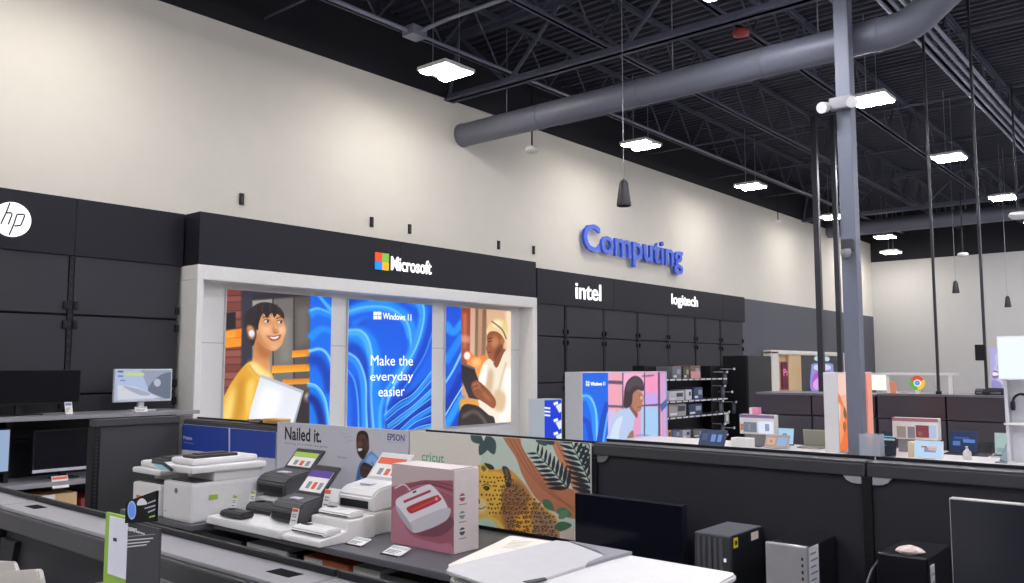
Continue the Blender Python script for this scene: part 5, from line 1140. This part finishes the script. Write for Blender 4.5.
for r_, pa, pb, hh, col, nm in prods:
    xa, xb = at(pa, 400, Y=sy+.06).x, at(pb, 400, Y=sy+.06).x; z = rows[r_]; hgt = hh*.0187*.92
    acc = [(xa+.03, sy+.0585, z+hgt*.12, xa+(xb-xa)*.45, sy+.06, z+hgt*.3, mat('dcdce0', .5)), ((xa+xb)/2, sy+.0585, z+hgt*.4, xb-.04, sy+.06, z+hgt*.8, mat('3a3d48' if col[0] in 'abcd' else '9aa0ac', .5))]
    if 'pink' in nm: acc.append((xa+.01, sy+.058, z+.005, xb-.01, sy+.06, z+hgt*.55, mat('d99a98', .5)))
    carton(nm + ' on the ' + sn[r_] + ' visible shelf of the black shelving', xa, sy+.06, z, xb, sy+.4, z+hgt, mat(col, .5), acc, name='product_box', group='boxed products on the black shelving', bev=.012)
# hook panel with hanging packs
hx0, hx1 = at(727, 400, Y=sy).x, at(747, 400, Y=sy).x
t = thing('hook_panel', 'black hook panel with hanging packs between the shelving and the black cabinet', 'panel', ((hx0+hx1)/2, sy+.5, 0))
MB().box(hx0, sy+.5, 0, hx1-.03, sy+.55, at(735, 366, Y=sy+.5).z, BLACK).build('panel', t)
hooks = []
for j, (px, py) in enumerate(((727, 372), (734, 369), (741, 368), (725, 386), (732, 392), (723, 401), (736, 402), (744, 402), (729, 412), (740, 416), (725, 424), (734, 428))):
    q = at(px, py, Y=sy+.2); 
    MB().cyl((q.x, sy+.5, q.z), (q.x, sy+.2, q.z), .008, mat('b9b9bd', .3), 6).box(q.x-.03, sy+.19, q.z-.02, q.x+.03, sy+.2, q.z+.025, mat('d0d0d4', .5)).build('hook', t)
    if j in (0, 3, 5, 8, 10, 6): hooks.append((q, j))
hn = {0: 'topmost left', 3: 'second down on the left', 5: 'third down on the left', 8: 'white oval, mid height', 10: 'lowest', 6: 'right side, mid height'}
for q, j in hooks:
    tag(MB().box(q.x-.09, sy+.24, q.z-.24, q.x+.09, sy+.27, q.z-.01, mat('2c2e34' if j != 8 else '8b8b8e', .4), .01).box(q.x-.05, sy+.238, q.z-.18, q.x+.04, sy+.24, q.z-.06, mat('5a5d68' if j != 8 else 'd8d8da', .5)).cyl((q.x, sy+.255, q.z-.012), (q.x, sy+.255, q.z+.012), .02, BLACK, 8).build('hanging_pack'), 'small hanging pack on the black hook panel, ' + hn[j], 'pack', 'packs on the hook panel')
# black cabinet
cx0, cx1 = at(748, 400, Y=sy).x, at(772, 400, Y=sy).x
zc_ = at(748, 355.5, Y=sy).z
t = thing('tall_cabinet', 'tall plain black cabinet left of the white-framed display bay', 'cabinet', ((cx0+cx1)/2, sy+.4, 0))
BK = mat('101013', .5)
yb_ = at(723, 380, X=cx0).y
MB().box(cx0, sy, .08, cx1, yb_, zc_, BK, .006).build('body', t)
MB().box(cx0+.02, sy-.012, .1, cx1-.02, sy, zc_-.015, mat('15151a', .35), .004).build('front_panel', t)
MB().box(cx0-.012, sy+.02, .1, cx0, yb_-.02, zc_-.015, mat('121216', .4), .004).build('side_panel', t)
MB().box(cx0+.04, sy+.04, 0, cx1-.04, yb_-.04, .08, BLACK).build('plinth', t)

# white framed display bay on the back wall
by = 9.3
xa, xb = at(772, 360, Y=by).x, 27.3
zt_ = at(763, 349.5, Y=by).z
t = thing('display_bay', 'white rounded display bay with wood lining at the far end of the back wall', 'display wall', ((xa+xb)/2, 9.4, 0))
WF = mat('e8e2d8', .4); WD = mat('d9b98c', .5)
x1_, x2_ = at(779, 360, Y=by).x, at(802, 360, Y=by).x
fr = rr(xa, -1, xb, zt_, .18); 
prof = [(x, z) for x, z in fr if z > 0]
MB().box(xa, by, 0, x1_, YN-.04, zt_-.02, WF, .03).box(xa, by, zt_-.12, xb, YN-.04, zt_, WF, .03).box(xb-.25, by, 0, xb, YN-.04, zt_-.02, WF, .03).build('frame', t)
MB().box(x1_, by+.12, .9, x2_, YN-.04, zt_-.12, WD, .003).box(x2_-.9, by+.02, .9, x2_-.02, by+.12, zt_-.12, WD, .003).build('wood_lining', t)
MB().box(x2_, by+.02, .9, xb-.25, YN-.04, zt_-.12, mat('34363c', .4), .003).build('dark_panel', t)
MB().box(x1_, by+.02, 0, xb-.25, YN-.04, .9, mat('4a464a', .5), .003).build('base_cabinet', t)
sa, sb = at(781, 370, Y=by+.1).x, at(792, 370, Y=by+.1).x
m = MB().box(sa, by+.06, at(785, 389, Y=by+.1).z, sb, by+.1, at(785, 362, Y=by+.1).z, lit('5c1d34', 1), .004)
m.text('Pro', (sa+.06, by+.058, at(785, 376, Y=by+.1).z), (1, 0, 0), (0, 0, 1), (sb-sa)*.75, .2, lit('e87ab8', 1), .02); m.build('lit_screen', t)
a = Art({'Y': by-.0}, (x2_, xb-.3, .95, zt_-.14), (660, 330, 4.165), glow=1.0)
a.S([(630, 160), (640, 140), (712, 140), (722, 160), (722, 255), (632, 255)], '8c8fd0'); a.S([(636, 200), (660, 170), (715, 175), (718, 240), (640, 245)], 'b04fd0'); a.S([(640, 215), (680, 190), (716, 215), (700, 245), (644, 245)], 'e0a0e8')
a.S([(642, 118), (655, 104), (672, 110), (668, 124), (650, 128)], 'bcd8dc'); a.S([(676, 112), (690, 104), (706, 118), (700, 130), (684, 126)], 'bcd8dc'); a.S([(640, 160), (650, 145), (700, 145), (712, 160), (690, 168), (660, 168)], 'c9d4ee')
q0 = a.uv((750, 110)); a.S([(756, 92), (775, 92), (782, 130), (778, 175), (758, 172)], 'f0e2c8'); a.S([(758, 110), (772, 120), (776, 160), (762, 168)], '8fb4d0')
a.build('lit_picture', t)

# ============================================================ LIGHT, CAMERA, VIEW
w = bpy.data.worlds.new('store_air'); sc.world = w; w.use_nodes = True
w.node_tree.nodes['Background'].inputs[0].default_value = (.6, .65, .8, 1); w.node_tree.nodes['Background'].inputs[1].default_value = .1
cam = bpy.data.cameras.new('camera'); co = bpy.data.objects.new('camera', cam); COL.objects.link(co)
cam.sensor_width = 36; cam.sensor_fit = 'HORIZONTAL'; cam.lens = FOC*36/1024; cam.clip_start = .05; cam.clip_end = 200
co.location = (0, 0, EYE)
Rm = Matrix((RGT, UPV, -FWD)).transposed()
co.rotation_euler = Rm.to_euler()
sc.camera = co
vs = sc.view_settings; vs.view_transform = 'Standard'; vs.look = 'None'; vs.gamma = 1; vs.use_curve_mapping = False; vs.exposure = 0.0
sc.cycles.use_denoising = True; sc.cycles.max_bounces = 6; sc.cycles.sample_clamp_indirect = 6
